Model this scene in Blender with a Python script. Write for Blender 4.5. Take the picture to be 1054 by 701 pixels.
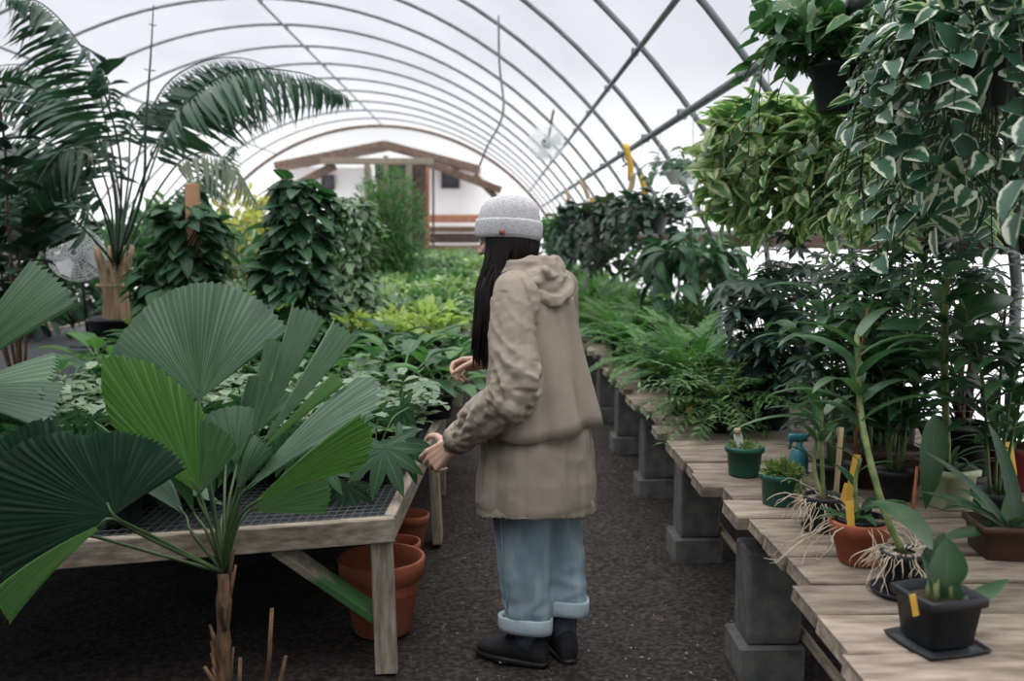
import bpy, bmesh, math, random
from math import pi, sin, cos, radians as R_
from mathutils import Vector as V, Matrix, Euler, Quaternion, noise

S = bpy.context.scene
COL = S.collection
for o in list(bpy.data.objects):
    bpy.data.objects.remove(o)

# ------------------------------------------------------------------ camera
CAM = V((0, 0, 1.5))
cd = bpy.data.cameras.new('camera')
cam = bpy.data.objects.new('camera', cd)
COL.objects.link(cam)
cam.location = CAM
cam.rotation_euler = (R_(90 - 6.02), 0, R_(-1.09))
cd.sensor_width = 36
cd.lens = 1000 / 1054 * 36
cd.clip_end = 300
cd.clip_start = 0.05
cd.dof.use_dof = True
cd.dof.focus_distance = 3.35
cd.dof.aperture_fstop = 2.6
S.camera = cam
CM = cam.rotation_euler.to_matrix()


def P(px, py, Y):
    """World point at depth Y along the greenhouse that the photo shows at px, py."""
    d = CM @ V(((px - 527) / 1000, -(py - 350.5) / 1000, -1))
    return CAM + d * (Y / d.y)


# ------------------------------------------------------------------ view and light
S.view_settings.view_transform = 'Standard'
S.view_settings.look = 'None'
S.view_settings.exposure = -0.52
S.view_settings.gamma = 1
S.view_settings.use_curve_mapping = False
S.cycles.use_denoising = True
S.cycles.max_bounces = 10
S.cycles.transparent_max_bounces = 16
S.cycles.caustics_reflective = False
S.cycles.caustics_refractive = False

W = bpy.data.worlds.new('overcast_sky')
S.world = W
W.use_nodes = True
nt = W.node_tree
nt.nodes.clear()
_o = nt.nodes.new('ShaderNodeOutputWorld')
_b = nt.nodes.new('ShaderNodeBackground')
_tc = nt.nodes.new('ShaderNodeTexCoord')
_sx = nt.nodes.new('ShaderNodeSeparateXYZ')
nt.links.new(_tc.outputs['Generated'], _sx.inputs[0])
_cr = nt.nodes.new('ShaderNodeValToRGB')           # by elevation: bright horizon, overcast dome brightest overhead
nt.links.new(_sx.outputs['Z'], _cr.inputs[0])
_el = _cr.color_ramp.elements
SKY = [(0.0, (1.7, 1.7, 1.7)), (0.05, (1.45, 1.45, 1.46)), (0.11, (1.0, 1.01, 1.03)), (0.17, (.70, .72, .785)), (0.36, (.60, .63, .72)), (0.62, (.78, .79, .81)), (1.0, (1.0, 1.0, 1.0))]
_el[0].position, _el[0].color = SKY[0][0], SKY[0][1] + (1,)
_el[1].position, _el[1].color = SKY[-1][0], SKY[-1][1] + (1,)
for _p, _c in SKY[1:-1]:
    _q = _el.new(_p)
    _q.color = _c + (1,)
_mm = nt.nodes.new('ShaderNodeMapRange')           # strength over elevation
_mm.inputs['From Min'].default_value = .36
_mm.inputs['From Max'].default_value = .95
_mm.inputs['To Min'].default_value = 1.28
_mm.inputs['To Max'].default_value = 7.6
nt.links.new(_sx.outputs['Z'], _mm.inputs['Value'])
nt.links.new(_mm.outputs[0], _b.inputs['Strength'])
nt.links.new(_cr.outputs[0], _b.inputs['Color'])
nt.links.new(_b.outputs[0], _o.inputs[0])


# ------------------------------------------------------------------ mesh helper
class MB:
    def __init__(s):
        s.v, s.f, s.uv, s.r, s.m = [], [], [], [], []

    def add(s, vs, fs, uv=None, r=0.5, m=0):
        b = len(s.v)
        s.v += [tuple(x) for x in vs]
        s.f += [tuple(i + b for i in f) for f in fs]
        s.uv += uv if uv else [(0.5, 0.5)] * len(vs)
        s.r += [r] * len(vs)
        s.m += [m] * len(fs)

    def build(s, name, mats, parent=None, origin=None, smooth=True, mods=None):
        off = V((0, 0, 0))
        if parent is not None:
            q = parent
            while q is not None:
                off = off + q.location
                q = q.parent
        elif origin is not None:
            off = V(origin)
        me = bpy.data.meshes.new(name)
        me.from_pydata([(a[0] - off.x, a[1] - off.y, a[2] - off.z) for a in s.v], [], s.f)
        if not isinstance(mats, (list, tuple)):
            mats = [mats]
        for mt in mats:
            me.materials.append(mt)
        n = len(me.loops)
        li = [0] * n
        me.loops.foreach_get('vertex_index', li)
        uvl = me.uv_layers.new(name='UVMap')
        flat = [0.0] * (2 * n)
        for k, i in enumerate(li):
            flat[2 * k], flat[2 * k + 1] = s.uv[i]
        uvl.data.foreach_set('uv', flat)
        at = me.attributes.new('rnd', 'FLOAT', 'POINT')
        at.data.foreach_set('value', s.r)
        if len(mats) > 1:
            me.polygons.foreach_set('material_index', s.m)
        me.polygons.foreach_set('use_smooth', [smooth] * len(me.polygons))
        me.update()
        ob = bpy.data.objects.new(name, me)
        COL.objects.link(ob)
        if parent is not None:
            ob.parent = parent
        elif origin is not None:
            ob.location = origin
        return ob


def box(mb, c, sz, rot=None, bev=0.0, r=0.5, m=0):
    """Box with cut edges; rot a 3x3 matrix or z angle."""
    x, y, z = sz[0] / 2, sz[1] / 2, sz[2] / 2
    M = rot if isinstance(rot, Matrix) else Matrix.Rotation(rot or 0, 3, 'Z')
    bm = bmesh.new()
    bmesh.ops.create_cube(bm, size=1)
    for q in bm.verts:
        q.co = V((q.co.x * sz[0], q.co.y * sz[1], q.co.z * sz[2]))
    if bev > 0:
        bmesh.ops.bevel(bm, geom=bm.edges[:], offset=bev, segments=1, affect='EDGES')
    bm.verts.index_update()
    mb.add([M @ q.co + V(c) for q in bm.verts], [[q.index for q in f.verts] for f in bm.faces], None, r, m)
    bm.free()


def beam(mb, a, b, w, h, up=(0, 0, 1), bev=0.004, r=0.5, m=0):
    a, b = V(a), V(b)
    d = (b - a)
    L = d.length
    d.normalize()
    s = d.cross(V(up)).normalized()
    u = s.cross(d)
    M = Matrix((d, s, u)).transposed()
    box(mb, (a + b) / 2, (L, w, h), M, bev, r, m)


def tube(mb, pts, rad, seg=8, cap=True, r=0.5, m=0):
    pts = [V(p) for p in pts]
    n = len(pts)
    if not isinstance(rad, (list, tuple)):
        rad = [rad] * n
    t0 = (pts[1] - pts[0]).normalized()
    a = t0.orthogonal().normalized()
    vs, uv = [], []
    for i in range(n):
        t = (pts[min(i + 1, n - 1)] - pts[max(i - 1, 0)]).normalized()
        a = (a - t * a.dot(t))
        a = a.normalized() if a.length > 1e-6 else t.orthogonal().normalized()
        b = t.cross(a)
        for k in range(seg):
            w = 2 * pi * k / seg
            vs.append(pts[i] + (a * cos(w) + b * sin(w)) * rad[i])
            uv.append((k / seg, i / max(1, n - 1)))
    fs = []
    for i in range(n - 1):
        for k in range(seg):
            k2 = (k + 1) % seg
            fs.append((i * seg + k, i * seg + k2, (i + 1) * seg + k2, (i + 1) * seg + k))
    if cap:
        fs.append(tuple(range(seg))[::-1])
        fs.append(tuple((n - 1) * seg + k for k in range(seg)))
    mb.add(vs, fs, uv, r, m)


def loft(mb, rings, cap=True, closed=True, r=0.5, m=0):
    n, k = len(rings), len(rings[0])
    vs = [p for g in rings for p in g]
    uv = [(j / k, i / max(1, n - 1)) for i in range(n) for j in range(k)]
    fs = []
    for i in range(n - 1):
        for j in range(k if closed else k - 1):
            j2 = (j + 1) % k
            fs.append((i * k + j, i * k + j2, (i + 1) * k + j2, (i + 1) * k + j))
    if cap:
        fs.append(tuple(range(k))[::-1])
        fs.append(tuple((n - 1) * k + j for j in range(k)))
    mb.add(vs, fs, uv, r, m)


def lathe(mb, prof, c=(0, 0, 0), seg=28, sq=0.0, r=0.5, m=0, rz=0.0):
    """Revolve (radius, z) pairs; sq > 0 squares the outline."""
    rings = []
    for (q, z) in prof:
        g = []
        for k in range(seg):
            w = 2 * pi * k / seg
            x, y = cos(w), sin(w)
            if sq > 0:
                mm = max(abs(x), abs(y))
                f = 1 + sq * (1 / mm - 1)
                x, y = x * f, y * f
            x, y = x * cos(rz) - y * sin(rz), x * sin(rz) + y * cos(rz)
            g.append(V((c[0] + q * x, c[1] + q * y, c[2] + z)))
        rings.append(g)
    loft(mb, rings, cap=True, r=r, m=m)


def ball(mb, c, rad, rot=None, seg=14, rings=8, r=0.5, m=0):
    rx, ry, rz = rad if isinstance(rad, (list, tuple)) else (rad,) * 3
    M = rot or Matrix.Identity(3)
    gs = []
    for i in range(rings + 1):
        a = -pi / 2 + pi * (0.02 + 0.96 * i / rings)
        gs.append([M @ V((rx * cos(a) * cos(2 * pi * k / seg), ry * cos(a) * sin(2 * pi * k / seg), rz * sin(a))) + V(c) for k in range(seg)])
    loft(mb, gs, r=r, m=m)


def capsule(mb, a, b, ra, rb, seg=12):
    a, b = V(a), V(b)
    d = (b - a)
    if d.length < 1e-5:
        return
    d.normalize()
    pts, rad = [], []
    for k in range(4):
        w = pi / 2 * (1 - k / 4) * 0.96
        pts.append(a - d * ra * sin(w)); rad.append(ra * cos(w))
    pts += [a, (a + b) / 2, b]; rad += [ra, (ra + rb) / 2, rb]
    for k in range(1, 5):
        w = pi / 2 * (k / 4) * 0.96
        pts.append(b + d * rb * sin(w)); rad.append(rb * cos(w))
    tube(mb, pts, rad, seg)


def chain(mb, pts, rad, seg=12):
    for i in range(len(pts) - 1):
        capsule(mb, pts[i], pts[i + 1], rad[i], rad[i + 1], seg)


def remesh(mb, voxel, it=4, fac=0.5):
    """Join overlapping pieces into one continuous surface."""
    ob = mb.build('work', [None])
    ob.data.materials.clear()
    md = ob.modifiers.new('r', 'REMESH'); md.mode = 'VOXEL'; md.voxel_size = voxel
    if it:
        ms = ob.modifiers.new('s', 'SMOOTH'); ms.iterations = it; ms.factor = fac
    dg = bpy.context.evaluated_depsgraph_get()
    me = bpy.data.meshes.new_from_object(ob.evaluated_get(dg))
    vs = [v.co.copy() for v in me.vertices]
    ns = [v.normal.copy() for v in me.vertices]
    fs = [tuple(p.vertices) for p in me.polygons]
    bpy.data.objects.remove(ob)
    bpy.data.meshes.remove(me)
    return vs, ns, fs


def spline(pts, n):
    """Catmull-Rom through pts."""
    pts = [V(p) for p in pts]
    q = [pts[0] * 2 - pts[1]] + pts + [pts[-1] * 2 - pts[-2]]
    out = []
    m = len(pts) - 1
    for i in range(n + 1):
        u = i / n * m
        k = min(int(u), m - 1)
        t = u - k
        a, b, c, d = q[k:k + 4]
        out.append(0.5 * (2 * b + (c - a) * t + (2 * a - 5 * b + 4 * c - d) * t * t + (3 * b - a - 3 * c + d) * t ** 3))
    return out


# ------------------------------------------------------------------ object helpers
def tag(o, label=None, cat=None, group=None, kind=None):
    if label: o['label'] = label
    if cat: o['category'] = cat
    if group: o['group'] = group
    if kind: o['kind'] = kind
    return o


def thing(name, label, cat, loc=(0, 0, 0), group=None):
    o = bpy.data.objects.new(name, None)
    COL.objects.link(o)
    o.location = loc
    o.empty_display_size = 0.1
    return tag(o, label, cat, group)


KIDS = {}


def dup(root, loc, rz=0.0, sc=1.0, label=None, group=None):
    r = root.copy()
    COL.objects.link(r)
    r.location = loc
    r.rotation_euler = (0, 0, rz)
    r.scale = (sc, sc, sc) if not isinstance(sc, (list, tuple)) else sc
    if label: r['label'] = label
    if group: r['group'] = group
    if root.name not in KIDS:
        KIDS[root.name] = [(c, [g for g in bpy.data.objects if g.parent == c]) for c in bpy.data.objects if c.parent == root]
    for c, gs in KIDS[root.name]:
        c2 = c.copy()
        COL.objects.link(c2)
        c2.parent = r
        for g in gs:
            g2 = g.copy()
            COL.objects.link(g2)
            g2.parent = c2
    return r


def scatter(protos, places, group=None, labels=None):
    """Put the protos, then copies of them, at places = [(loc, rz, scale)]."""
    used = set()
    for i, (loc, rz, sc) in enumerate(places):
        p = protos[i % len(protos)]
        lab = labels[i] if labels else None
        if p.name not in used:
            used.add(p.name)
            if p.name not in KIDS:
                KIDS[p.name] = [(c, [g for g in bpy.data.objects if g.parent == c]) for c in bpy.data.objects if c.parent == p]
            first = p
            p['_placed'] = 1
            FIRST.append((p, loc, rz, sc, lab, group))
        else:
            dup(p, loc, rz, sc, lab, group)
    while FIRST:
        p, loc, rz, sc, lab, g = FIRST.pop()
        p.location = loc
        p.rotation_euler = (0, 0, rz)
        p.scale = (sc, sc, sc) if not isinstance(sc, (list, tuple)) else sc
        if lab: p['label'] = lab
        if g: p['group'] = g


FIRST = []


# ------------------------------------------------------------------ materials
def mat(name):
    m = bpy.data.materials.new(name)
    m.use_nodes = True
    t = m.node_tree
    t.nodes.clear()
    return m, t, t.nodes.new('ShaderNodeOutputMaterial')


def rgba(c):
    return (c[0], c[1], c[2], 1)


def plain(name, c, rough=0.6, c2=None, scale=20, stretch=(1, 1, 1), bump=0.0, spec=0.3, bscale=None, metal=0.0, detail=6, lo=0.35, hi=0.65, vary=0.0):
    m, t, out = mat(name)
    p = t.nodes.new('ShaderNodeBsdfPrincipled')
    p.inputs['Roughness'].default_value = rough
    p.inputs['Specular IOR Level'].default_value = spec
    p.inputs['Metallic'].default_value = metal
    p.inputs['Base Color'].default_value = rgba(c)
    tc = t.nodes.new('ShaderNodeTexCoord')
    mp = t.nodes.new('ShaderNodeMapping')
    mp.inputs['Scale'].default_value = stretch
    t.links.new(tc.outputs['Object'], mp.inputs[0])
    if c2:
        n = t.nodes.new('ShaderNodeTexNoise')
        n.inputs['Scale'].default_value = scale
        n.inputs['Detail'].default_value = detail
        t.links.new(mp.outputs[0], n.inputs['Vector'])
        cr = t.nodes.new('ShaderNodeValToRGB')
        cr.color_ramp.elements[0].position = lo
        cr.color_ramp.elements[0].color = rgba(c)
        cr.color_ramp.elements[1].position = hi
        cr.color_ramp.elements[1].color = rgba(c2)
        t.links.new(n.outputs['Fac'], cr.inputs[0])
        t.links.new(cr.outputs[0], p.inputs['Base Color'])
        if vary:
            oi = t.nodes.new('ShaderNodeObjectInfo')
            mr = t.nodes.new('ShaderNodeMapRange')
            mr.inputs['To Min'].default_value = 1 - vary
            mr.inputs['To Max'].default_value = 1 + vary * .4
            t.links.new(oi.outputs['Random'], mr.inputs['Value'])
            vm = t.nodes.new('ShaderNodeVectorMath'); vm.operation = 'SCALE'
            t.links.new(cr.outputs[0], vm.inputs[0]); t.links.new(mr.outputs[0], vm.inputs['Scale'])
            t.links.new(vm.outputs[0], p.inputs['Base Color'])
    if bump:
        n2 = t.nodes.new('ShaderNodeTexNoise')
        n2.inputs['Scale'].default_value = bscale or scale * 2
        n2.inputs['Detail'].default_value = 5
        t.links.new(mp.outputs[0], n2.inputs['Vector'])
        b = t.nodes.new('ShaderNodeBump')
        b.inputs['Strength'].default_value = bump
        b.inputs['Distance'].default_value = 0.01
        t.links.new(n2.outputs['Fac'], b.inputs['Height'])
        t.links.new(b.outputs[0], p.inputs['Normal'])
    t.links.new(p.outputs[0], out.inputs[0])
    return m


def leafmat(name, c1, c2, rib=None, ribw=0.05, edge=None, thr=0.7, nz=0.5, nscale=9.0, trans=0.35, rough=0.42, stripes=0, spec=0.22, tcol=None):
    """Leaf: colour differs from leaf to leaf, optional pale rib, variegated edge, fine stripes; some light passes through."""
    m, t, out = mat(name)
    L = t.links
    at = t.nodes.new('ShaderNodeAttribute'); at.attribute_name = 'rnd'
    mx = t.nodes.new('ShaderNodeMix'); mx.data_type = 'RGBA'
    mx.inputs['A'].default_value = rgba(c1); mx.inputs['B'].default_value = rgba(c2)
    L.new(at.outputs['Fac'], mx.inputs['Factor'])
    col = mx.outputs['Result']
    uv = t.nodes.new('ShaderNodeUVMap')
    sp = t.nodes.new('ShaderNodeSeparateXYZ')
    L.new(uv.outputs[0], sp.inputs[0])
    a = t.nodes.new('ShaderNodeMath'); a.operation = 'SUBTRACT'; a.inputs[1].default_value = 0.5
    L.new(sp.outputs['X'], a.inputs[0])
    ab = t.nodes.new('ShaderNodeMath'); ab.operation = 'ABSOLUTE'
    L.new(a.outputs[0], ab.inputs[0])

    def mixin(fac, c, col):
        q = t.nodes.new('ShaderNodeMix'); q.data_type = 'RGBA'
        q.inputs['B'].default_value = rgba(c)
        L.new(col, q.inputs['A'])
        L.new(fac, q.inputs['Factor'])
        return q.outputs['Result']
    if edge:
        cb = t.nodes.new('ShaderNodeCombineXYZ')
        L.new(sp.outputs['X'], cb.inputs[0]); L.new(sp.outputs['Y'], cb.inputs[1])
        ms = t.nodes.new('ShaderNodeMath'); ms.operation = 'MULTIPLY'; ms.inputs[1].default_value = 40
        L.new(at.outputs['Fac'], ms.inputs[0]); L.new(ms.outputs[0], cb.inputs[2])
        n = t.nodes.new('ShaderNodeTexNoise'); n.inputs['Scale'].default_value = nscale; n.inputs['Detail'].default_value = 3
        L.new(cb.outputs[0], n.inputs['Vector'])
        nm = t.nodes.new('ShaderNodeMath'); nm.operation = 'MULTIPLY_ADD'; nm.inputs[1].default_value = nz; nm.inputs[2].default_value = -nz / 2
        L.new(n.outputs['Fac'], nm.inputs[0])
        sm = t.nodes.new('ShaderNodeMath'); sm.operation = 'MULTIPLY_ADD'; sm.inputs[1].default_value = 2.0
        L.new(ab.outputs[0], sm.inputs[0]); L.new(nm.outputs[0], sm.inputs[2])
        mr = t.nodes.new('ShaderNodeMapRange'); mr.inputs['From Min'].default_value = thr - 0.08; mr.inputs['From Max'].default_value = thr + 0.08
        rn = t.nodes.new('ShaderNodeMath'); rn.operation = 'MULTIPLY_ADD'; rn.inputs[1].default_value = .62
        L.new(at.outputs['Fac'], rn.inputs[0]); L.new(sm.outputs[0], rn.inputs[2])
        r2 = t.nodes.new('ShaderNodeMath'); r2.operation = 'SUBTRACT'; r2.inputs[1].default_value = .36
        L.new(rn.outputs[0], r2.inputs[0])
        L.new(r2.outputs[0], mr.inputs['Value'])
        col = mixin(mr.outputs[0], edge, col)
    if rib:
        mr = t.nodes.new('ShaderNodeMapRange'); mr.inputs['From Min'].default_value = 0.0; mr.inputs['From Max'].default_value = ribw
        mr.inputs['To Min'].default_value = 0.8; mr.inputs['To Max'].default_value = 0.0
        L.new(ab.outputs[0], mr.inputs['Value'])
        col = mixin(mr.outputs[0], rib, col)
    if stripes:
        w = t.nodes.new('ShaderNodeMath'); w.operation = 'MULTIPLY'; w.inputs[1].default_value = stripes * 2 * pi
        L.new(sp.outputs['X'], w.inputs[0])
        sn = t.nodes.new('ShaderNodeMath'); sn.operation = 'SINE'
        L.new(w.outputs[0], sn.inputs[0])
        mr = t.nodes.new('ShaderNodeMapRange'); mr.inputs['From Min'].default_value = -0.2; mr.inputs['From Max'].default_value = 1.0
        mr.inputs['To Max'].default_value = 0.5
        L.new(sn.outputs[0], mr.inputs['Value'])
        mp = t.nodes.new('ShaderNodeMapping'); mp.inputs['Scale'].default_value = (stripes * .55, 1.3, 1)
        L.new(uv.outputs[0], mp.inputs[0])
        n = t.nodes.new('ShaderNodeTexNoise'); n.inputs['Scale'].default_value = 1.0; n.inputs['Detail'].default_value = 4
        L.new(mp.outputs[0], n.inputs['Vector'])
        mu = t.nodes.new('ShaderNodeMath'); mu.operation = 'MULTIPLY_ADD'; mu.inputs[1].default_value = 2.6; mu.inputs[2].default_value = -.75
        mu.use_clamp = True
        L.new(n.outputs['Fac'], mu.inputs[0])
        m2 = t.nodes.new('ShaderNodeMath'); m2.operation = 'MULTIPLY'
        L.new(mu.outputs[0], m2.inputs[0]); L.new(mr.outputs[0], m2.inputs[1])
        col = mixin(m2.outputs[0], [c2[0] * 2.4 + .03, c2[1] * 1.9 + .02, c2[2] * 2.2 + .03], col)
        m3 = t.nodes.new('ShaderNodeMapRange'); m3.inputs['From Min'].default_value = .5; m3.inputs['From Max'].default_value = .25; m3.inputs['To Max'].default_value = .55
        L.new(n.outputs['Fac'], m3.inputs['Value'])
        col = mixin(m3.outputs[0], [x * .5 for x in c1], col)
    p = t.nodes.new('ShaderNodeBsdfPrincipled')
    p.inputs['Roughness'].default_value = rough
    p.inputs['Specular IOR Level'].default_value = spec
    L.new(col, p.inputs['Base Color'])
    tr = t.nodes.new('ShaderNodeBsdfTranslucent')
    hs = t.nodes.new('ShaderNodeMix'); hs.data_type = 'RGBA'; hs.blend_type = 'MULTIPLY'; hs.inputs['Factor'].default_value = 1
    hs.inputs['B'].default_value = rgba(tcol or (1.2, 1.45, 0.85))
    L.new(col, hs.inputs['A'])
    L.new(hs.outputs['Result'], tr.inputs['Color'])
    ms = t.nodes.new('ShaderNodeMixShader'); ms.inputs[0].default_value = trans
    L.new(p.outputs[0], ms.inputs[1]); L.new(tr.outputs[0], ms.inputs[2])
    L.new(ms.outputs[0], out.inputs[0])
    return m


def filmmat(name, c, through, tcol):
    m, t, out = mat(name)
    a = t.nodes.new('ShaderNodeBsdfTransparent'); a.inputs[0].default_value = rgba(c)
    b = t.nodes.new('ShaderNodeBsdfTranslucent'); b.inputs[0].default_value = rgba(tcol)
    n = t.nodes.new('ShaderNodeTexNoise'); n.inputs['Scale'].default_value = 0.8; n.inputs['Detail'].default_value = 6
    tc = t.nodes.new('ShaderNodeTexCoord'); mp = t.nodes.new('ShaderNodeMapping'); mp.inputs['Scale'].default_value = (1, 0.35, 1)
    t.links.new(tc.outputs['Object'], mp.inputs[0]); t.links.new(mp.outputs[0], n.inputs['Vector'])
    mr = t.nodes.new('ShaderNodeMapRange'); mr.inputs['To Min'].default_value = 1 - through - 0.08; mr.inputs['To Max'].default_value = 1 - through + 0.08
    t.links.new(n.outputs['Fac'], mr.inputs['Value'])
    s = t.nodes.new('ShaderNodeMixShader')
    t.links.new(mr.outputs[0], s.inputs[0])
    t.links.new(a.outputs[0], s.inputs[1]); t.links.new(b.outputs[0], s.inputs[2])
    t.links.new(s.outputs[0], out.inputs[0])
    return m


M = {}
M['film'] = filmmat('polythene', (0.94, 0.94, 0.95), 0.86, (0.92, 0.92, 0.95))
M['curtain'] = filmmat('white_polythene', (0.9, 0.9, 0.9), 0.35, (0.95, 0.95, 0.95))
M['pipe'] = plain('galvanised_pipe', (0.10, 0.115, 0.12), 0.5, (0.16, 0.17, 0.18), 8)
M['board'] = plain('brown_board', (0.10, 0.06, 0.04), 0.8, (0.17, 0.11, 0.075), 6, (1, 0.2, 4))
M['backboard'] = plain('unseen_board_wall', (0.05, 0.042, 0.035), 0.9, (0.09, 0.075, 0.06), 4, (6, 1, .6))
M['soil'] = plain('soil', (0.010, 0.008, 0.007), 0.95, (0.06, 0.048, 0.04), 45, bump=1.0, bscale=70, detail=10, lo=0.42, hi=0.74)
M['outside'] = plain('pale_ground', (0.75, 0.74, 0.73), 0.9, (0.85, 0.85, 0.85), 1.5)
M['greywood'] = plain('weathered_timber', (0.15, 0.125, 0.095), 0.8, (0.31, 0.265, 0.205), 4, (2, 14, 14), 0.25, bscale=7)
M['greywoodY'] = plain('weathered_timber_long', (0.15, 0.125, 0.095), 0.8, (0.31, 0.265, 0.205), 4, (14, 2, 14), 0.25, bscale=7)
M['greywoodZ'] = plain('weathered_post', (0.15, 0.125, 0.095), 0.8, (0.31, 0.265, 0.205), 4, (14, 14, 2), 0.25, bscale=7)
M['plank'] = plain('rough_plank', (0.13, 0.10, 0.078), 0.85, (0.38, 0.31, 0.245), 3.0, (2.2, 9, 9), 0.4, bscale=6, lo=.3, hi=.72, vary=.35)
M['concrete'] = plain('concrete', (0.065, 0.068, 0.067), 0.92, (0.125, 0.125, 0.118), 14, bump=0.4, bscale=160)
M['mesh'] = plain('bench_mesh', (0.02, 0.022, 0.026), 0.6)
M['benchwire'] = plain('bench_wire', (0.06, 0.065, 0.07), 0.35, spec=0.6)
M['wire'] = plain('wire', (0.42, 0.44, 0.46), 0.4, spec=0.5)
M['blackpot'] = plain('black_plastic', (0.014, 0.016, 0.019), 0.45, (0.022, 0.024, 0.028), 12)
M['greenpot'] = plain('green_plastic', (0.015, 0.085, 0.062), 0.4, (0.02, 0.105, 0.075), 9)
M['terracotta'] = plain('terracotta', (0.27, 0.075, 0.037), 0.8, (0.36, 0.12, 0.062), 7, bump=0.1)
M['palepot'] = plain('pale_green_plastic', (0.36, 0.42, 0.26), 0.5, (0.42, 0.48, 0.32), 8)
M['redpot'] = plain('dark_red_plastic', (0.13, 0.012, 0.018), 0.4, (0.17, 0.02, 0.025), 8)
M['brownpot'] = plain('brown_plastic', (0.055, 0.028, 0.02), 0.5, (0.085, 0.045, 0.032), 9)
M['compost'] = plain('compost', (0.012, 0.01, 0.008), 0.95, (0.06, 0.042, 0.03), 80, bump=0.8)
M['root'] = plain('pale_root', (0.42, 0.35, 0.26), 0.8, (0.55, 0.47, 0.36), 30)
M['yellow'] = plain('yellow_plastic', (0.62, 0.36, 0.045), 0.5, (0.72, 0.45, 0.08), 10)
M['white'] = plain('white_plastic', (0.72, 0.74, 0.74), 0.5)
M['teal'] = plain('teal_plastic', (0.03, 0.16, 0.19), 0.4)
M['black'] = plain('black_metal', (0.012, 0.012, 0.014), 0.5)
M['bark'] = plain('bark', (0.05, 0.032, 0.02), 0.9, (0.16, 0.09, 0.05), 14, (4, 4, 1), 0.5)
M['palmtrunk'] = plain('palm_sheath', (0.20, 0.13, 0.075), 0.8, (0.42, 0.31, 0.20), 9, (5, 5, 0.6), 0.5)
M['stem'] = plain('green_stem', (0.055, 0.10, 0.03), 0.5, (0.09, 0.15, 0.05), 10)
M['darkgreenstem'] = plain('dark_green_stem', (0.025, 0.055, 0.02), 0.5, (0.05, 0.085, 0.03), 10)
M['darkstem'] = plain('dark_stem', (0.025, 0.035, 0.018), 0.6, (0.05, 0.055, 0.03), 10)
M['cane'] = plain('orchid_cane', (0.07, 0.105, 0.03), 0.5, (0.17, 0.2, 0.075), 14, (1, 1, 2))
M['stake'] = plain('bamboo_stake', (0.33, 0.24, 0.14), 0.7, (0.45, 0.35, 0.22), 10)
M['redstake'] = plain('rusty_stake', (0.23, 0.07, 0.03), 0.7, (0.30, 0.11, 0.05), 10)
M['timber'] = plain('end_timber', (0.11, 0.07, 0.052), 0.8, (0.19, 0.13, 0.10), 5)
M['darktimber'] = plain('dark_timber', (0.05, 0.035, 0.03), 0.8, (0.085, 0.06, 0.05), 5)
M['render'] = plain('white_wall_paint', (0.86, 0.86, 0.86), 0.9)
M['glassdark'] = plain('dark_window', (0.06, 0.07, 0.08), 0.2, spec=0.5)
M['brick'] = plain('orange_brick', (0.32, 0.13, 0.08), 0.9, (0.42, 0.2, 0.13), 7)
# leaves
M['licuala'] = leafmat('licuala_leaf', (0.035, 0.082, 0.043), (0.08, 0.15, 0.085), stripes=34, trans=0.2, rough=0.33, tcol=(1.3, 1.9, 0.5), spec=.45)
M['licuala_shade'] = leafmat('licuala_shade_leaf', (0.009, 0.03, 0.017), (0.016, 0.045, 0.025), stripes=34, trans=0.07, rough=0.5, spec=.2)  # fan palm leaf with its shade put into a darker, less translucent colour
M['licuala_young'] = leafmat('licuala_young_leaf', (0.05, 0.135, 0.038), (0.07, 0.165, 0.042), stripes=34, trans=0.38, rough=0.4, tcol=(1.3, 1.5, 0.7))
M['palm'] = leafmat('kentia_leaf', (0.0128, 0.04, 0.0256), (0.04, 0.088, 0.052), rib=(0.07, 0.13, 0.08), trans=0.22, rough=0.42, spec=0.25)
M['palmdry'] = leafmat('kentia_pale_leaf', (0.16, 0.20, 0.14), (0.26, 0.30, 0.22), trans=0.3)
M['dark'] = leafmat('dark_leaf', (0.0085, 0.0272, 0.0187), (0.0238, 0.0595, 0.03825), rib=(0.06, 0.11, 0.07), trans=0.15, rough=0.4, spec=0.28)
M['heart'] = leafmat('heart_leaf', (0.01584, 0.0504, 0.02304), (0.0468, 0.108, 0.0504), rib=(0.10, 0.2, 0.10), trans=0.3)
M['hearty'] = leafmat('pale_heart_leaf', (0.055, 0.11, 0.055), (0.18, 0.26, 0.15), rib=(0.25, 0.32, 0.2), trans=0.3)
M['mid'] = leafmat('mid_leaf', (0.0375, 0.0975, 0.03375), (0.0825, 0.18, 0.05625), rib=(0.14, 0.27, 0.12), trans=0.35)
M['light'] = leafmat('light_leaf', (0.136, 0.224, 0.088), (0.288, 0.368, 0.184), rib=(0.3, 0.4, 0.2), trans=0.35)
M['lime'] = leafmat('lime_leaf', (0.25, 0.33, 0.09), (0.40, 0.47, 0.17), trans=0.4)
M['grey'] = leafmat('silver_leaf', (0.10, 0.155, 0.095), (0.21, 0.275, 0.185), rib=(0.1, 0.18, 0.09), ribw=0.1, trans=0.3)
M['yellowish'] = leafmat('yellowish_leaf', (0.30, 0.28, 0.06), (0.50, 0.46, 0.14), trans=0.4)
M['feather'] = leafmat('feathery_leaf', (0.07, 0.14, 0.055), (0.15, 0.25, 0.10), trans=0.4)
M['fern'] = leafmat('fern_leaf', (0.0425, 0.119, 0.034), (0.1105, 0.238, 0.07225), trans=0.4)
M['orchid'] = leafmat('strap_leaf', (0.01875, 0.05625, 0.024), (0.04875, 0.1125, 0.045), rib=(0.06, 0.14, 0.05), ribw=0.03, trans=0.3, rough=0.35, spec=0.5)
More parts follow.
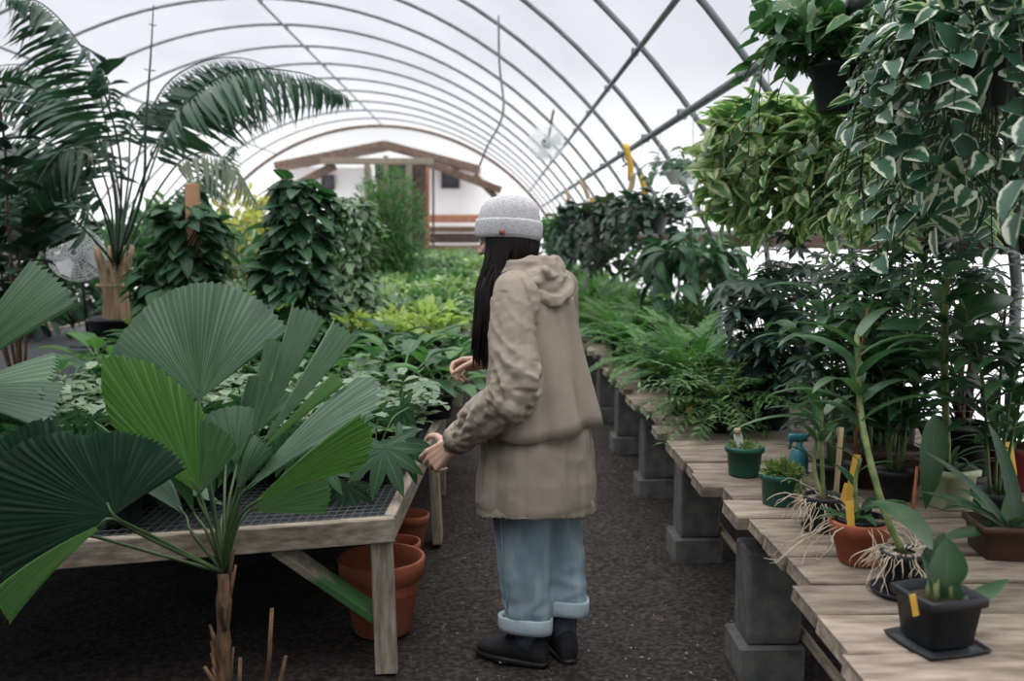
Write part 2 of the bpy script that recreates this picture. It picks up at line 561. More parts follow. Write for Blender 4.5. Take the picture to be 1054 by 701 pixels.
M['marble'] = leafmat('marbled_pothos_leaf', (0.04, 0.112, 0.036), (0.08, 0.176, 0.052), edge=(0.36, 0.43, 0.21), thr=0.62, nz=1.7, nscale=6, trans=0.3)
M['marbled'] = leafmat('dark_marbled_leaf', (0.035, 0.10, 0.042), (0.075, 0.165, 0.06), edge=(0.26, 0.34, 0.17), thr=0.95, nz=1.7, nscale=6, trans=0.25)
M['marbley'] = leafmat('yellow_pothos_leaf', (0.065, 0.14, 0.055), (0.13, 0.22, 0.085), edge=(0.36, 0.41, 0.22), thr=0.45, nz=1.9, nscale=5, trans=0.4)
M['cream'] = leafmat('cream_edged_leaf', (0.017, 0.06375, 0.0357), (0.0425, 0.1105, 0.0595), edge=(0.50, 0.54, 0.43), thr=0.70, nz=0.75, nscale=5, trans=0.22)
M['purple'] = leafmat('bronze_leaf', (0.024, 0.036, 0.0256), (0.056, 0.076, 0.048), rib=(0.09, 0.12, 0.08), trans=0.25)
M['moss'] = leafmat('moss_leaf', (0.09, 0.15, 0.035), (0.2, 0.24, 0.08), trans=0.3)

# ------------------------------------------------------------------ leaf shapes
SH = {
    'ovate': lambda t: max(0.0, sin(pi * min(1, t ** 0.72))) ** 0.85,
    'lance': lambda t: max(0.0, sin(pi * t ** 0.8)) ** 0.9,
    'strap': lambda t: min(1.0, (0.35 + 3.5 * t)) * max(0.0, 1 - t ** 3.5) ** 0.8,
    'heart': lambda t: (0.72 + 0.28 * min(1, t * 6)) * max(0.0, 1 - t ** 1.7) ** 0.75,
    'oval': lambda t: max(0.0, 1 - (2 * t - 1) ** 2) ** 0.5,
    'diamond': lambda t: 1 - abs(2 * t - 1),
}


def leaf(mb, p, d, n, L, Wd, shape='ovate', bend=0.5, fold=0.25, rows=4, r=None, m=0, wave=0.0):
    f = SH[shape]
    d = d.normalized()
    s = d.cross(n)
    if s.length < 1e-4:
        s = d.orthogonal()
    s.normalize()
    n = s.cross(d)
    vs, uv, fs = [], [], []
    pos = V(p)
    st = L / rows
    cf, sf = cos(fold), sin(fold)
    for i in range(rows + 1):
        t = i / rows
        w = Wd / 2 * f(t)
        a = bend * t
        nn = n * cos(a) + d * sin(a)
        dd = d * cos(a) - n * sin(a)
        if i == rows and w < Wd * 0.03:
            vs.append(pos.copy()); uv.append((0.5, 1))
        else:
            o = s * (w * cf)
            up = nn * (w * sf)
            wv = nn * (wave * w * sin(t * 9 + (r or 0) * 6)) if wave else V((0, 0, 0))
            vs += [pos - o + up + wv, pos, pos + o + up - wv]
            uv += [(0, t), (0.5, t), (1, t)]
        if i < rows:
            a2 = bend * (t + 0.5 / rows)
            pos = pos + (d * cos(a2) - n * sin(a2)) * st
    for i in range(rows):
        b = i * 3
        if i == rows - 1 and len(vs) == rows * 3 + 1:
            fs += [(b, b + 1, b + 3), (b + 1, b + 2, b + 3)]
        else:
            fs += [(b, b + 1, b + 4, b + 3), (b + 1, b + 2, b + 5, b + 4)]
    mb.add(vs, fs, uv, random.random() if r is None else r, m)


def rv(s=1.0):
    return V((random.uniform(-s, s), random.uniform(-s, s), random.uniform(-s, s)))


UP = V((0, 0, 1))


def bush(mb, c, rad, n, L, Wd, shape='ovate', up=0.3, inner=0.55, bend=0.6, rows=3, fold=0.25, jit=0.5, half=False):
    c = V(c)
    for _ in range(n):
        while True:
            q = rv()
            if 0.05 < q.length <= 1 and not (half and q.z < -0.1):
                break
        u = q.normalized()
        k = inner + (1 - inner) * random.random() ** 0.6
        p = c + V((u.x * rad[0] * k, u.y * rad[1] * k, u.z * rad[2] * k))
        d = (u + UP * up + rv(jit))
        if d.length < 0.1:
            d = V(u)
        d.normalize()
        nn = UP * 0.7 + u * 0.5 + rv(0.4)
        sc = random.uniform(0.65, 1.15)
        leaf(mb, p, d, nn, L * sc, Wd * sc, shape, bend * random.uniform(0.3, 1.4), fold, rows)


def twigs(mb, c, rad, base, n, r=0.006, m=0):
    for _ in range(n):
        u = rv().normalized()
        p = V(c) + V((u.x * rad[0], u.y * rad[1], u.z * rad[2])) * random.uniform(0.4, 0.85)
        b = V(base)
        mid = b.lerp(p, 0.5) + V((0, 0, 0.1 * (p - b).length))
        tube(mb, spline([b, mid, p], 5), [r, r * .9, r * .8, r * .7, r * .6, r * .4], 5, m=m)


def frond(mb, pts, npin, pl, pw, ang=0.9, droop=0.5, rows=2, shape='lance', mr=0.0, rr=0.004, mstem=1, start=0.15, upn=None, grav=0.0):
    """Feather leaf: a rib along pts with paired leaflets."""
    n = len(pts)
    tube(mb, pts, [rr * (1 - 0.75 * i / (n - 1)) for i in range(n)], 5, m=mstem)
    rk = random.random()
    for i in range(npin):
        t = start + (1 - start) * (i + 0.5) / npin
        u = t * (n - 1)
        k = min(int(u), n - 2)
        p = pts[k].lerp(pts[k + 1], u - k)
        tg = (pts[k + 1] - pts[k]).normalized()
        sd = tg.cross(upn or UP)
        if sd.length < 0.05:
            sd = tg.orthogonal()
        sd.normalize()
        nn = sd.cross(tg)
        prof = max(0.12, sin(pi * min(1.0, (0.12 + 0.88 * (t - start) / (1 - start)) ** 0.75))) ** 0.7
        for sg in (-1, 1):
            a = ang * (1 - 0.45 * t)
            d = tg * cos(a) + sd * sg * sin(a) + nn * 0.12 + rv(0.06 + mr) - UP * grav
            leaf(mb, p, d, nn + rv(0.1), pl * prof * random.uniform(.9, 1.08), pw * (0.6 + 0.4 * prof), shape, droop * random.uniform(.6, 1.4), 0.15, rows, r=min(1, max(0, rk + random.uniform(-.25, .25))))


def arcpts(p, az, el, L, droop, n=8):
    """A stem that leaves p at azimuth az, elevation el, bending down by droop."""
    pts = [V(p)]
    e = el
    for i in range(n):
        e -= droop / n
        pts.append(pts[-1] + V((cos(az) * cos(e), sin(az) * cos(e), sin(e))) * (L / n))
    return pts


def palmate(mb, p, d, n, Rr, lobes=8, span=4.6, wl=0.34, rows=4, r=None, droop=0.5):
    """Lobed hand-shaped leaf."""
    d = V(d).normalized()
    s = d.cross(n).normalized()
    n = s.cross(d)
    r = random.random() if r is None else r
    for i in range(lobes):
        a = -span / 2 + span * i / (lobes - 1)
        k = 1 - 0.35 * (abs(a) / (span / 2)) ** 1.5
        e = d * cos(a) + s * sin(a)
        leaf(mb, V(p) + n * 0.0008 * i, e, n, Rr * k, Rr * wl * k, 'lance', droop, 0.12, rows, r=r)


def umbrella_leaf(mb, p, n, L, k=7, w=0.28, droop=0.7, r=None):
    """Whorl of leaflets round a stalk end."""
    n = V(n).normalized()
    a = n.orthogonal().normalized()
    b = n.cross(a)
    o = random.random() * 6
    r = random.random() if r is None else r
    for i in range(k):
        w_ = o + 2 * pi * i / k
        leaf(mb, p, a * cos(w_) + b * sin(w_) + n * 0.15, n, L * random.uniform(.8, 1.1), L * w, 'lance', droop, 0.15, 3, r=r)


def pot_prof(rt, rb, h, lip=0.012, wall=0.005, rimh=0.02):
    return [(rb * 0.3, 0.001), (rb, 0), (rb + 0.002, 0.004), (rt - lip * 0.5, h - rimh), (rt + lip * 0.3, h - rimh + 0.001), (rt + lip * 0.4, h - 0.003), (rt, h), (rt - wall, h - 0.002), (rt - wall - lip * .4, h - rimh), (rb, h * 0.6), (rb * .3, h * .6)]


def make_pot(parent, rt, rb, h, m, seg=28, sq=0.0, rz=0.0, fill=0.82, c=(0, 0, 0), name='pot', lip=0.012, saucer=None):
    mb = MB()
    lathe(mb, pot_prof(rt, rb, h, lip, rimh=min(0.025, h * .2)), c, seg, sq, rz=rz)
    o = mb.build(name, m, parent)
    mb = MB()
    rr = rb + (rt - rb) * fill - 0.004
    lathe(mb, [(rr * .98, h * fill - 0.02), (rr, h * fill), (rr * .6, h * fill + 0.006), (0.004, h * fill + 0.008)], c, seg, sq, rz=rz)
    mb.build('compost', M['compost'], parent)
    if saucer:
        mb = MB()
        lathe(mb, [(saucer * .4, -0.012), (saucer * .88, -0.012), (saucer, 0.012), (saucer - 0.004, 0.012), (saucer * .85, -0.006), (saucer * .3, -0.006)], c, seg, sq * .8, rz=rz)
        mb.build('saucer', M['blackpot'], parent)
    return o


def struct(mb, name, m, smooth=False):
    o = mb.build(name, m, None, (0, 0, 0), smooth)
    o['kind'] = 'structure'
    return o

# ================================================================== SETTING
XC, ZC, RAD = -3.6, -1.35, 6.44           # arch centre and radius
YB, YE = -3.4, 31.43                      # ends of the greenhouse
XR, XL = 2.22, -9.42                      # side walls
HOOPS = [11.3 + 1.83 * k for k in range(-7, 12)]


def arc_profile(rad, n=48):
    a0 = math.asin((1.5 - ZC) / rad)
    return [V((XC + rad * cos(a0 + (pi - 2 * a0) * i / n), 0, ZC + rad * sin(a0 + (pi - 2 * a0) * i / n))) for i in range(n + 1)]


# soil floor: fine and lumpy near the camera
mb = MB()
nx, ny = 150, 120
x0, x1, y0, y1 = -3.2, 2.3, 1.4, 8.5
gv, gf = [], []
for j in range(ny + 1):
    for i in range(nx + 1):
        x, y = x0 + (x1 - x0) * i / nx, y0 + (y1 - y0) * (j / ny) ** 1.4
        e = min(1, i / 6, (nx - i) / 6, j / 6, (ny - j) / 6)
        z = e * (0.012 * noise.noise(V((x * 5, y * 5, 0))) + 0.008 * noise.noise(V((x * 19, y * 19, 3))) + 0.02 * noise.noise(V((x * 1.3, y * 1.3, 7))) - 0.008)
        gv.append((x, y, z))
for j in range(ny):
    for i in range(nx):
        a = j * (nx + 1) + i
        gf.append((a, a + 1, a + nx + 2, a + nx + 1))
mb.add(gv, gf)
for (a, b, c, d) in ((XL, YB, XR + .05, y0), (XL, y1, XR + .05, YE + 1), (XL, y0, x0, y1), (x1, y0, XR + .05, y1)):
    if c > a:
        mb.add([(a, b, 0), (c, b, 0), (c, d, 0), (a, d, 0)], [(0, 1, 2, 3)])
struct(mb, 'floor', M['soil'], True)
mb = MB()
mb.add([(-90, -60, -.05), (90, -60, -.05), (90, 130, -.05), (-90, 130, -.05)], [(0, 1, 2, 3)])
struct(mb, 'ground_outside', M['outside'])

# the plastic skin
mb = MB()
pr = arc_profile(RAD)
loft(mb, [[V((p.x, y, p.z)) for p in pr] for y in (YB, 5, 15, 25, YE)], cap=False, closed=False)
struct(mb, 'ceiling', M['film'], True)
for nm, X, z0 in (('wall_right', XR, 0.0), ('wall_left', XL, 0.0)):
    mb = MB()
    g = 60
    rows = []
    for z in (z0, 0.75, 1.5):
        rows.append([V((X + (0.02 * sin(i * 2.1) if z == 0.75 else 0), YB + (YE - YB) * i / g, z)) for i in range(g + 1)])
    loft(mb, rows, cap=False, closed=False)
    struct(mb, nm, M['curtain'], True)
mb = MB()
pb = arc_profile(RAD - .01)
mb.add([(p.x, YB, p.z) for p in pb] + [(XL, YB, 0), (XR, YB, 0)], [tuple(range(len(pb) + 2))])
struct(mb, 'wall_back_unseen', M['backboard'])  # unseen end wall, made opaque and dark to cut light from behind the camera
# hip boards
for nm, X in (('trim_1', XR - .03), ('trim_2', XL + .03)):
    mb = MB()
    for i in range(9):
        a = YB + (YE - YB) * i / 9
        beam(mb, (X, a, 1.5), (X, a + (YE - YB) / 9 - .01, 1.5), .04, .14)
    struct(mb, nm, M['board'])

# hoops, one thing each
hp = arc_profile(RAD - .035, 44)
proto = None
for i, y in enumerate(HOOPS):
    lab = 'grey steel hoop arching over the greenhouse under the plastic'
    if proto is None:
        mb = MB()
        pts = [V((XR - .06, 0, -.02)), V((XR - .055, 0, 1.3))] + [p.copy() for p in hp] + [V((XL + .055, 0, 1.3)), V((XL + .06, 0, -.02))]
        tube(mb, pts, .024, 8)
        proto = mb.build('greenhouse_hoop', M['pipe'], None, (0, 0, 0))
        proto.location.y = y
        tag(proto, lab, 'hoop', 'steel hoops of the greenhouse')
    elif i < len(HOOPS) - 1:
        o = proto.copy(); COL.objects.link(o); o.location.y = y
# brown wooden hoop at the far end
mb = MB()
tube(mb, [V((p.x, YE - .03, p.z)) for p in arc_profile(RAD - .06, 44)], .055, 8)
tag(mb.build('end_arch', M['timber'], None, (XC, YE, 5)), 'brown wooden arch closing the far end of the greenhouse', 'arch')


def purlin(x, z, r, label):
    mb = MB()
    tube(mb, [(x, YB + .2, z), (x, YE - .2, z)], r, 8)
    for y in HOOPS[:14]:
        box(mb, (x, y, z + .012), (r * 2.3, .05, r * 2.6))
    return tag(mb.build('purlin', M['pipe'], None, (x, 10, z)), label, 'pipe', 'purlins')


def onarc(x):
    return ZC + math.sqrt((RAD - .105) ** 2 - (x - XC) ** 2)


purlin(1.46, onarc(1.46) - .02, .03, 'thick horizontal pipe along the right slope carrying the hanging baskets')
purlin(1.09, onarc(1.09), .022, 'thin pipe along the roof left of and above the basket pipe')
purlin(-3.45, onarc(-3.45), .02, 'ridge pipe running along the top of the arch')
purlin(-6.8, onarc(-6.8), .02, 'pipe along the left slope of the roof behind the tall palm')

# small hooks and the hanging cable
q = P(513, 0, 10.5)
mb = MB()
z1 = onarc(q.x)
tube(mb, spline([(q.x, 10.5, z1), (q.x + .01, 10.5, z1 - .5), (q.x + .05, 10.5, z1 - 1.0), (q.x - .12, 10.5, z1 - 1.35), (q.x - .2, 10.5, z1 - 1.55)], 16), .012, 6)
tag(mb.build('hanging_cable', M['pipe'], None, (q.x, 10.5, z1)), 'thin grey cable dangling from the roof near the middle', 'cable')


def round_fan(label, c, r, mount, aim):
    t = thing('circulation_fan', label, 'fan', c)
    c = V(c)
    Q = V((0, 0, 1)).rotation_difference(V(aim).normalized()).to_matrix()
    mb = MB()
    for s in (-1, 1):
        for k in range(9):
            rr = r * (0.15 + 0.85 * k / 8)
            dz = s * (0.07 + 0.05 * cos(pi / 2 * k / 8)) if k < 8 else s * .05
            tube(mb, [c + Q @ V((rr * cos(w), rr * sin(w), dz)) for w in [2 * pi * i / 28 for i in range(29)]], .0035, 5, False)
        for k in range(18):
            w = 2 * pi * k / 18
            tube(mb, [c + Q @ V((q * r * cos(w), q * r * sin(w), s * (0.05 + .07 * (1 - q * q)))) for q in (.1, .4, .7, 1)], .003, 5, False)
    mb.build('guard', M['white'], t)
    mb = MB()
    for k in range(3):
        w0 = 2 * pi * k / 3
        g = []
        for u in (0.15, 0.5, 0.9):
            g.append([c + Q @ V((u * r * cos(w0 + a), u * r * sin(w0 + a), 0.03 * sg * (a * 1.5)) ) for a, sg in ((-.45, 1), (0, 1), (.45, 1))])
        for i in range(2):
            mb.add(g[i] + g[i + 1], [(0, 1, 4, 3), (1, 2, 5, 4)])
    b = mb.build('blades', M['white'], t)
    mb = MB()
    tube(mb, [c + Q @ V((0, 0, -.14)), c + Q @ V((0, 0, -.12)), c + Q @ V((0, 0, .03)), c + Q @ V((0, 0, .05))], [.05, .065, .065, .03], 14)
    mb.build('motor', M['pipe'], t)
    mb = MB()
    tube(mb, [c + Q @ V((0, 0, -.1)), V(mount)], .016, 8)
    if mount[2] < c.z:
        lathe(mb, [(.16, 0), (.16, .015), (.05, .03), (.016, .05)], mount, 18)
    mb.build('pole', M['black'], t)
    return t


q = P(562, 147, 13.2)
round_fan('round grey fan hanging under the roof beside the right hand pipes', q, .24, (q.x + .1, q.y, onarc(q.x + .1)), (-.25, -1, .1))
q = P(79, 262, 8.2)
round_fan('round grey pedestal fan standing beside the potted palm', q, .22, (q.x + .02, q.y + .12, 0.58), (.2, -1, .15))

# ================================================================== BUILDING AND END FRAME BEYOND THE FAR END
YH = 35.6


def hp_(px, py, y=YH):
    return P(px, py, y)


bld = thing('end_building', 'white building with low brown gable and dark windows beyond the far end', 'building', P(398, 268, YH + 1))
mb = MB()
a, b = hp_(296, 172), hp_(486, 188)
mb.add([], [])
for (xa, ya, xb, yb) in ((292, 172, 384, 272), (438, 172, 507, 272)):
    p0, p1 = hp_(xa, ya, YH + .4), hp_(xb, yb, YH + .4)
    box(mb, ((p0.x + p1.x) / 2, YH + .6, (p0.z + 0) / 2), (p1.x - p0.x, .2, p0.z))
mb.build('wall', M['render'], bld, smooth=False)
mb = MB()
pk, le, re = hp_(398, 150), hp_(287, 172), hp_(494, 190)
re.z = le.z - .1
for a, b in ((le, pk), (pk, re)):
    beam(mb, a, b, 1.6, .24, (0, 1, 0) if False else (0, 0, 1), .01)
mb.build('roof', M['timber'], bld, smooth=False)
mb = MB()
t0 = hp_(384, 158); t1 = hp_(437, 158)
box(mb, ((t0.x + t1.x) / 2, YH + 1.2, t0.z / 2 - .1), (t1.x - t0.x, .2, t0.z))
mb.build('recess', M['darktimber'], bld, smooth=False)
for nm, (xa, ya, xb, yb), mm in (('window', (331, 181, 343, 195), 'glassdark'), ('window', (455, 173, 472, 193), 'glassdark'), ('window', (386, 170, 397, 183), 'glassdark'), ('window', (400, 170, 419, 183), 'glassdark')):
    mb = MB()
    p0, p1 = hp_(xa, ya, YH + .3), hp_(xb, yb, YH + .3)
    yy = YH + .44
    box(mb, ((p0.x + p1.x) / 2, yy, (p0.z + p1.z) / 2), (p1.x - p0.x, .05, p0.z - p1.z), bev=.01)
    w = mb.build(nm, M[mm], bld, smooth=False)
    mb = MB()
    for xx in (p0.x, p1.x):
        box(mb, (xx, yy - .03, (p0.z + p1.z) / 2), (.06, .08, p0.z - p1.z + .06))
    for zz in (p0.z, p1.z):
        box(mb, ((p0.x + p1.x) / 2, yy - .03, zz), (p1.x - p0.x + .06, .08, .06))
    mb.build('window_frame', M['darktimber'], w, smooth=False)
mb = MB()
p0, p1 = hp_(381, 184), hp_(421, 217)
for k in range(9):
    z = p0.z + (p1.z - p0.z) * (k + .5) / 9
    box(mb, ((p0.x + p1.x) / 2, YH + .2, z), (p1.x - p0.x, .05, .085), Matrix.Rotation(.5, 3, 'X'))
for x in (p0.x, (p0.x + p1.x) / 2, p1.x):
    box(mb, (x, YH + .2, (p0.z + p1.z) / 2), (.07, .09, p0.z - p1.z))
mb.build('louvre_shutter', M['greywood'], bld, smooth=False)

# timber end frame of posts, struts and a tie beam
EFY = [YE + .12]
ef = thing('timber_truss', 'open timber frame of posts, struts and a tie beam before the white building', 'timber frame', (P(405, 250, YE).x, YE + .3, 0))


def end_frame_part(name, pa, pb, w, label, m='timber'):
    Y = EFY[0] + w / 2
    EFY[0] = Y + w / 2 - .05
    mb = MB()
    a, b = P(pa[0], pa[1], Y), P(pb[0], pb[1], Y)
    if pb[1] >= 264:
        b.z = 0
    beam(mb, a, b, w, w, (0, 1, 0), .01)
    o = mb.build(name, M[m], ef, smooth=False)
    if label:
        o['label'] = label


end_frame_part('tie_beam', (330, 166), (446, 166), .2, None, 'greywood')
end_frame_part('strut', (345, 170), (262, 214), .26, None)
end_frame_part('strut', (300, 178), (268, 212), .2, None)
end_frame_part('strut', (440, 168), (516, 196), .24, None)
end_frame_part('strut', (488, 180), (512, 205), .2, None)
end_frame_part('post', (378, 168), (378, 270), .2, None, 'greywood')
end_frame_part('post', (397, 160), (397, 184), .16, None, 'greywood')
end_frame_part('post', (421, 166), (421, 270), .2, None, 'greywood')
end_frame_part('post', (430, 172), (433, 270), .36, 'dark post', 'darktimber')
end_frame_part('post', (440, 172), (440, 270), .13, 'reddish post', 'brick')
end_frame_part('post', (446, 172), (446, 270), .07, None, 'darktimber')
for (xa, xb, ya, yb, mm, lab, d) in ((437, 507, 221, 229, 'brick', 'low orange brick ledge beyond the far end', 3.9), (437, 507, 233, 239, 'timber', 'brown shelf board below the far brick ledge', 3.55), (437, 507, 240, 250, 'darktimber', 'dark low shelf at the far end right of the doorway', 3.2), (437, 507, 252, 260, 'timber', 'pale brown low bench front at the far end', 2.85)):
    mb = MB()
    p0, p1 = P(xa, ya, YE + d), P(xb, yb, YE + d)
    box(mb, ((p0.x + p1.x) / 2, YE + d, (p0.z + p1.z) / 2), (p1.x - p0.x, .3, p0.z - p1.z), bev=.02)
    for x in (p0.x + .1, p1.x - .1):
        box(mb, (x, YE + d + .1, p1.z / 2), (.1, .1, max(.02, p1.z)))
    tag(mb.build('far_shelf', M[mm], None, ((p0.x + p1.x) / 2, YE + d, 0), smooth=False), lab, 'shelf')

# ================================================================== LEFT TABLES
TT = 0.56                                 # table top height


def table(name, c0, c1, c2, c3, label, legs, near=False):
    """Corner order: near right, far right, far left, near left; timber frame, wire mesh top, posts."""
    c = [V((p[0], p[1], TT)) for p in (c0, c1, c2, c3)]
    cen = sum(c, V((0, 0, 0))) / 4
    t = thing(name, label, 'table', (cen.x, cen.y, 0))
    hz = .085
    for i, mm in ((0, 'greywoodY'), (1, 'greywood'), (2, 'greywoodY'), (3, 'greywood')):
        a, b = c[i], c[(i + 1) % 4]
        mb = MB()
        d = (b - a).normalized()
        s = d.cross(UP)
        e = .02 if i % 2 else -.021
        beam(mb, a - UP * hz / 2 - d * e, b - UP * hz / 2 + d * e, .04, hz, bev=.004)
        mb.build('frame_board', M[mm], t, smooth=False)
    # mesh top
    mb = MB()
    q = [cen.lerp(p, .985) - UP * .012 for p in c]
    n1 = int((q[1] - q[0]).length / .045)
    n2 = int((q[3] - q[0]).length / .03)
    if near:
        for i in range(n1 + 1):
            a, b = q[0].lerp(q[1], i / n1), q[3].lerp(q[2], i / n1)
            tube(mb, [a, b], .0022, 4, False)
        for i in range(n2 + 1):
            a, b = q[0].lerp(q[3], i / n2), q[1].lerp(q[2], i / n2)
            tube(mb, [a, b], .0022, 4, False)
        mb.build('wire_top', M['benchwire'], t)
    mb = MB()
    k = .016
    mb.add([p - UP * k for p in q] + [p - UP * (k + .006) for p in q], [(0, 1, 2, 3), (7, 6, 5, 4), (0, 4, 5, 1), (1, 5, 6, 2), (2, 6, 7, 3), (3, 7, 4, 0)])
    mb.build('mat', M['mesh'], t, smooth=False)
    for (x, y, sx, sy, lean) in legs:
        mb = MB()
        beam(mb, (x + lean, y, 0), (x, y, TT - hz - .001), sx, sy, (0, 1, 0), .004)
        mb.build('leg', M['greywoodZ'], t, smooth=False)
    return t


tb = table('plant_table', (-.358, 3.22), (-.285, 5.25), (-2.5, 5.45), (-2.45, 2.70),
           'long low table of weathered timber with mesh top, beside the person', [(-.385, 3.245, .075, .045, .012), (-.30, 4.72, .045, .15, .02), (-1.9, 2.89, .07, .05, 0), (-2.4, 5.3, .07, .05, 0), (-1.3, 5.3, .07, .05, 0)], True)
mb = MB()
a, b = P(282, 560, 3.2), P(392, 636, 3.30)
beam(mb, a, b, .03, .115, (0, -1, 0), .004)
def mossy():
    m = plain('mossy_timber', (0.17, 0.145, 0.11), 0.85, (0.27, 0.235, 0.18), 6, (2, 2, 8))
    t = m.node_tree
    p = [n for n in t.nodes if n.type == 'BSDF_PRINCIPLED'][0]
    old = p.inputs['Base Color'].links[0].from_socket
    tc = [n for n in t.nodes if n.type == 'TEX_COORD'][0]
    sp = t.nodes.new('ShaderNodeSeparateXYZ'); t.links.new(tc.outputs['Object'], sp.inputs[0])
    n = t.nodes.new('ShaderNodeTexNoise'); n.inputs['Scale'].default_value = 9; t.links.new(tc.outputs['Object'], n.inputs['Vector'])
    ma = t.nodes.new('ShaderNodeMath'); ma.operation = 'MULTIPLY_ADD'; ma.inputs[1].default_value = .22
    t.links.new(n.outputs['Fac'], ma.inputs[0]); t.links.new(sp.outputs['Z'], ma.inputs[2])
    mr = t.nodes.new('ShaderNodeMapRange'); mr.inputs['From Min'].default_value = .51; mr.inputs['From Max'].default_value = .45
    t.links.new(ma.outputs[0], mr.inputs['Value'])
    mx = t.nodes.new('ShaderNodeMix'); mx.data_type = 'RGBA'; mx.inputs['B'].default_value = (0.035, 0.10, 0.03, 1)
    t.links.new(mr.outputs[0], mx.inputs['Factor']); t.links.new(old, mx.inputs['A'])
    t.links.new(mx.outputs['Result'], p.inputs['Base Color'])
    return m


M['mossy'] = mossy()
mb.build('brace', M['mossy'], tb, smooth=False)
mb = MB()
for (px, py) in ((376, 541), (388, 540), (377, 548), (389, 547), (376, 555), (388, 554)):
    mb = MB()
    q = P(px, py, 3.203 if px > 380 else 3.198)
    tube(mb, [q - V((0, .004, 0)), q + V((0, .02, 0))], .005, 8)
    mb.build('screw', M['black'], tb)

y = 5.5
for k, (ln, lab) in enumerate(((3.2, 'low timber table just behind the front table, crowded with dark leafy plants'), (5.0, 'low timber table in the middle of the left side covered with pale seedlings'), (7.5, 'low timber table towards the far end with rows of light green plants'), (8.0, 'farthest low timber table before the far end'))):
    xr = -.27
    table('plant_table', (xr, y), (xr, y + ln), (-2.5, y + ln), (-2.5, y), lab, [(xr - .05, y + .1, .07, .07, 0), (xr - .05, y + ln - .1, .07, .07, 0), (-2.4, y + .1, .07, .07, 0), (-2.4, y + ln - .1, .07, .07, 0)])
    y += ln + .1
table('plant_table', (-2.75, 6.3), (-2.75, 11), (-4.6, 11), (-4.6, 6.3), 'low timber table at the left under the tall palm in the black pot', [(-2.8, 6.4, .07, .07, 0), (-2.8, 10.9, .07, .07, 0), (-4.5, 6.4, .07, .07, 0)])
table('plant_table', (-5.0, 5.6), (-5.0, 11), (-7.2, 11), (-7.2, 5.6), 'low timber table at the far left near the white side wall', [(-5.05, 5.7, .07, .07, 0), (-5.05, 10.9, .07, .07, 0), (-7.1, 5.7, .07, .07, 0)])

# terracotta pots on the ground under the table
q = P(393, 585, 3.62)
t = thing('terracotta_pot', 'large empty terracotta pot on the soil behind the front table leg', 'pot', (q.x, 3.62, 0))
mb = MB()
lathe(mb, [(.03, .03), (.03, .0), (.105, 0), (.110, .004), (.146, .21), (.148, .212), (.161, .213), (.166, .285), (.163, .29), (.152, .289), (.149, .21), (.106, .03)], (q.x, 3.62, 0), 40)
mb.build('body', M['terracotta'], t)
mb = MB()
lathe(mb, [(.10, .02), (.118, .07), (.06, .082), (.004, .085)], (q.x, 3.62, 0), 30)
mb.build('compost', M['compost'], t)
for (px, py, yy, s, lab) in ((409, 563, 4.15, .62, 'small terracotta pot on the ground behind the large empty one'), (421, 545, 4.6, .6, 'pinkish terracotta pot on the ground farthest under the front table')):
    q = P(px, py, yy)
    t = thing('terracotta_pot', lab, 'pot', (q.x, yy, 0))
    mb = MB()
    lathe(mb, [(a * s, b * s) for a, b in [(.03, .03), (.03, .0), (.105, 0), (.110, .004), (.146, .21), (.148, .212), (.161, .213), (.166, .285), (.163, .29), (.152, .289), (.149, .21), (.106, .03)]], (q.x, yy, 0), 32)
    mb.build('body', M['terracotta'], t)

# ================================================================== RIGHT BENCH OF PLANKS ON CONCRETE BLOCKS
BT = 0.575
t = thing('plank_bench', 'long bench of rough cross planks along the right wall', 'bench', (1.4, 6, 0))
random.seed(5)
y = 1.45
k = 0
while y < 19:
    w = random.uniform(.17, .235)
    xl = .82 + random.uniform(-.045, .035)
    if 2.12 < y + w / 2 < 2.62: xl = .80
    if 2.62 < y + w / 2 < 3.1: xl = .85
    th = .042 + random.uniform(-.004, .004)
    dz = random.uniform(-.003, .003)
    mb = MB()
    L = 2.08 - xl
    bm_n = 7
    for layer in (0,):
        rings = []
        for i in range(bm_n + 1):
            u = i / bm_n
            x = xl + L * u
            ya, yb = y + .004 + random.uniform(0, .007), y + w - .004 - random.uniform(0, .007)
            if i in (0,):
                x += random.uniform(-.008, .008)
            e = .005
            rings.append([V((x, ya, BT - th)), V((x, yb, BT - th)), V((x + (0.006 if i == 0 else 0), yb, BT - e + dz)), V((x, yb - e, BT + dz)), V((x, ya + e, BT + dz)), V((x + random.uniform(0, .01) * (i == 0), ya, BT - e + dz))])
        loft(mb, rings)
    mb.build('plank', M['plank'], t, smooth=False)
    y += w
    k += 1
for x in (.98, 1.85):
    mb = MB()
    beam(mb, (x, 1.45, BT - .042 - .05), (x, 19, BT - .042 - .05), .06, .085)
    mb.build('rail', M['greywoodY'], t, smooth=False)
gy = [3.28 + .0, 4.48, 5.6, 6.8, 8.0, 9.2, 10.4, 11.6, 12.8, 14.0]
ZB = .11


def cblock(c, sz, label, group=None, hollow=False):
    mb = MB()
    box(mb, (c[0], c[1], c[2] + sz[2] / 2), sz, bev=.008)
    o = tag(mb.build('concrete_block', M['concrete'], None, (c[0], c[1], c[2]), smooth=False), label, 'block', group)
    return o


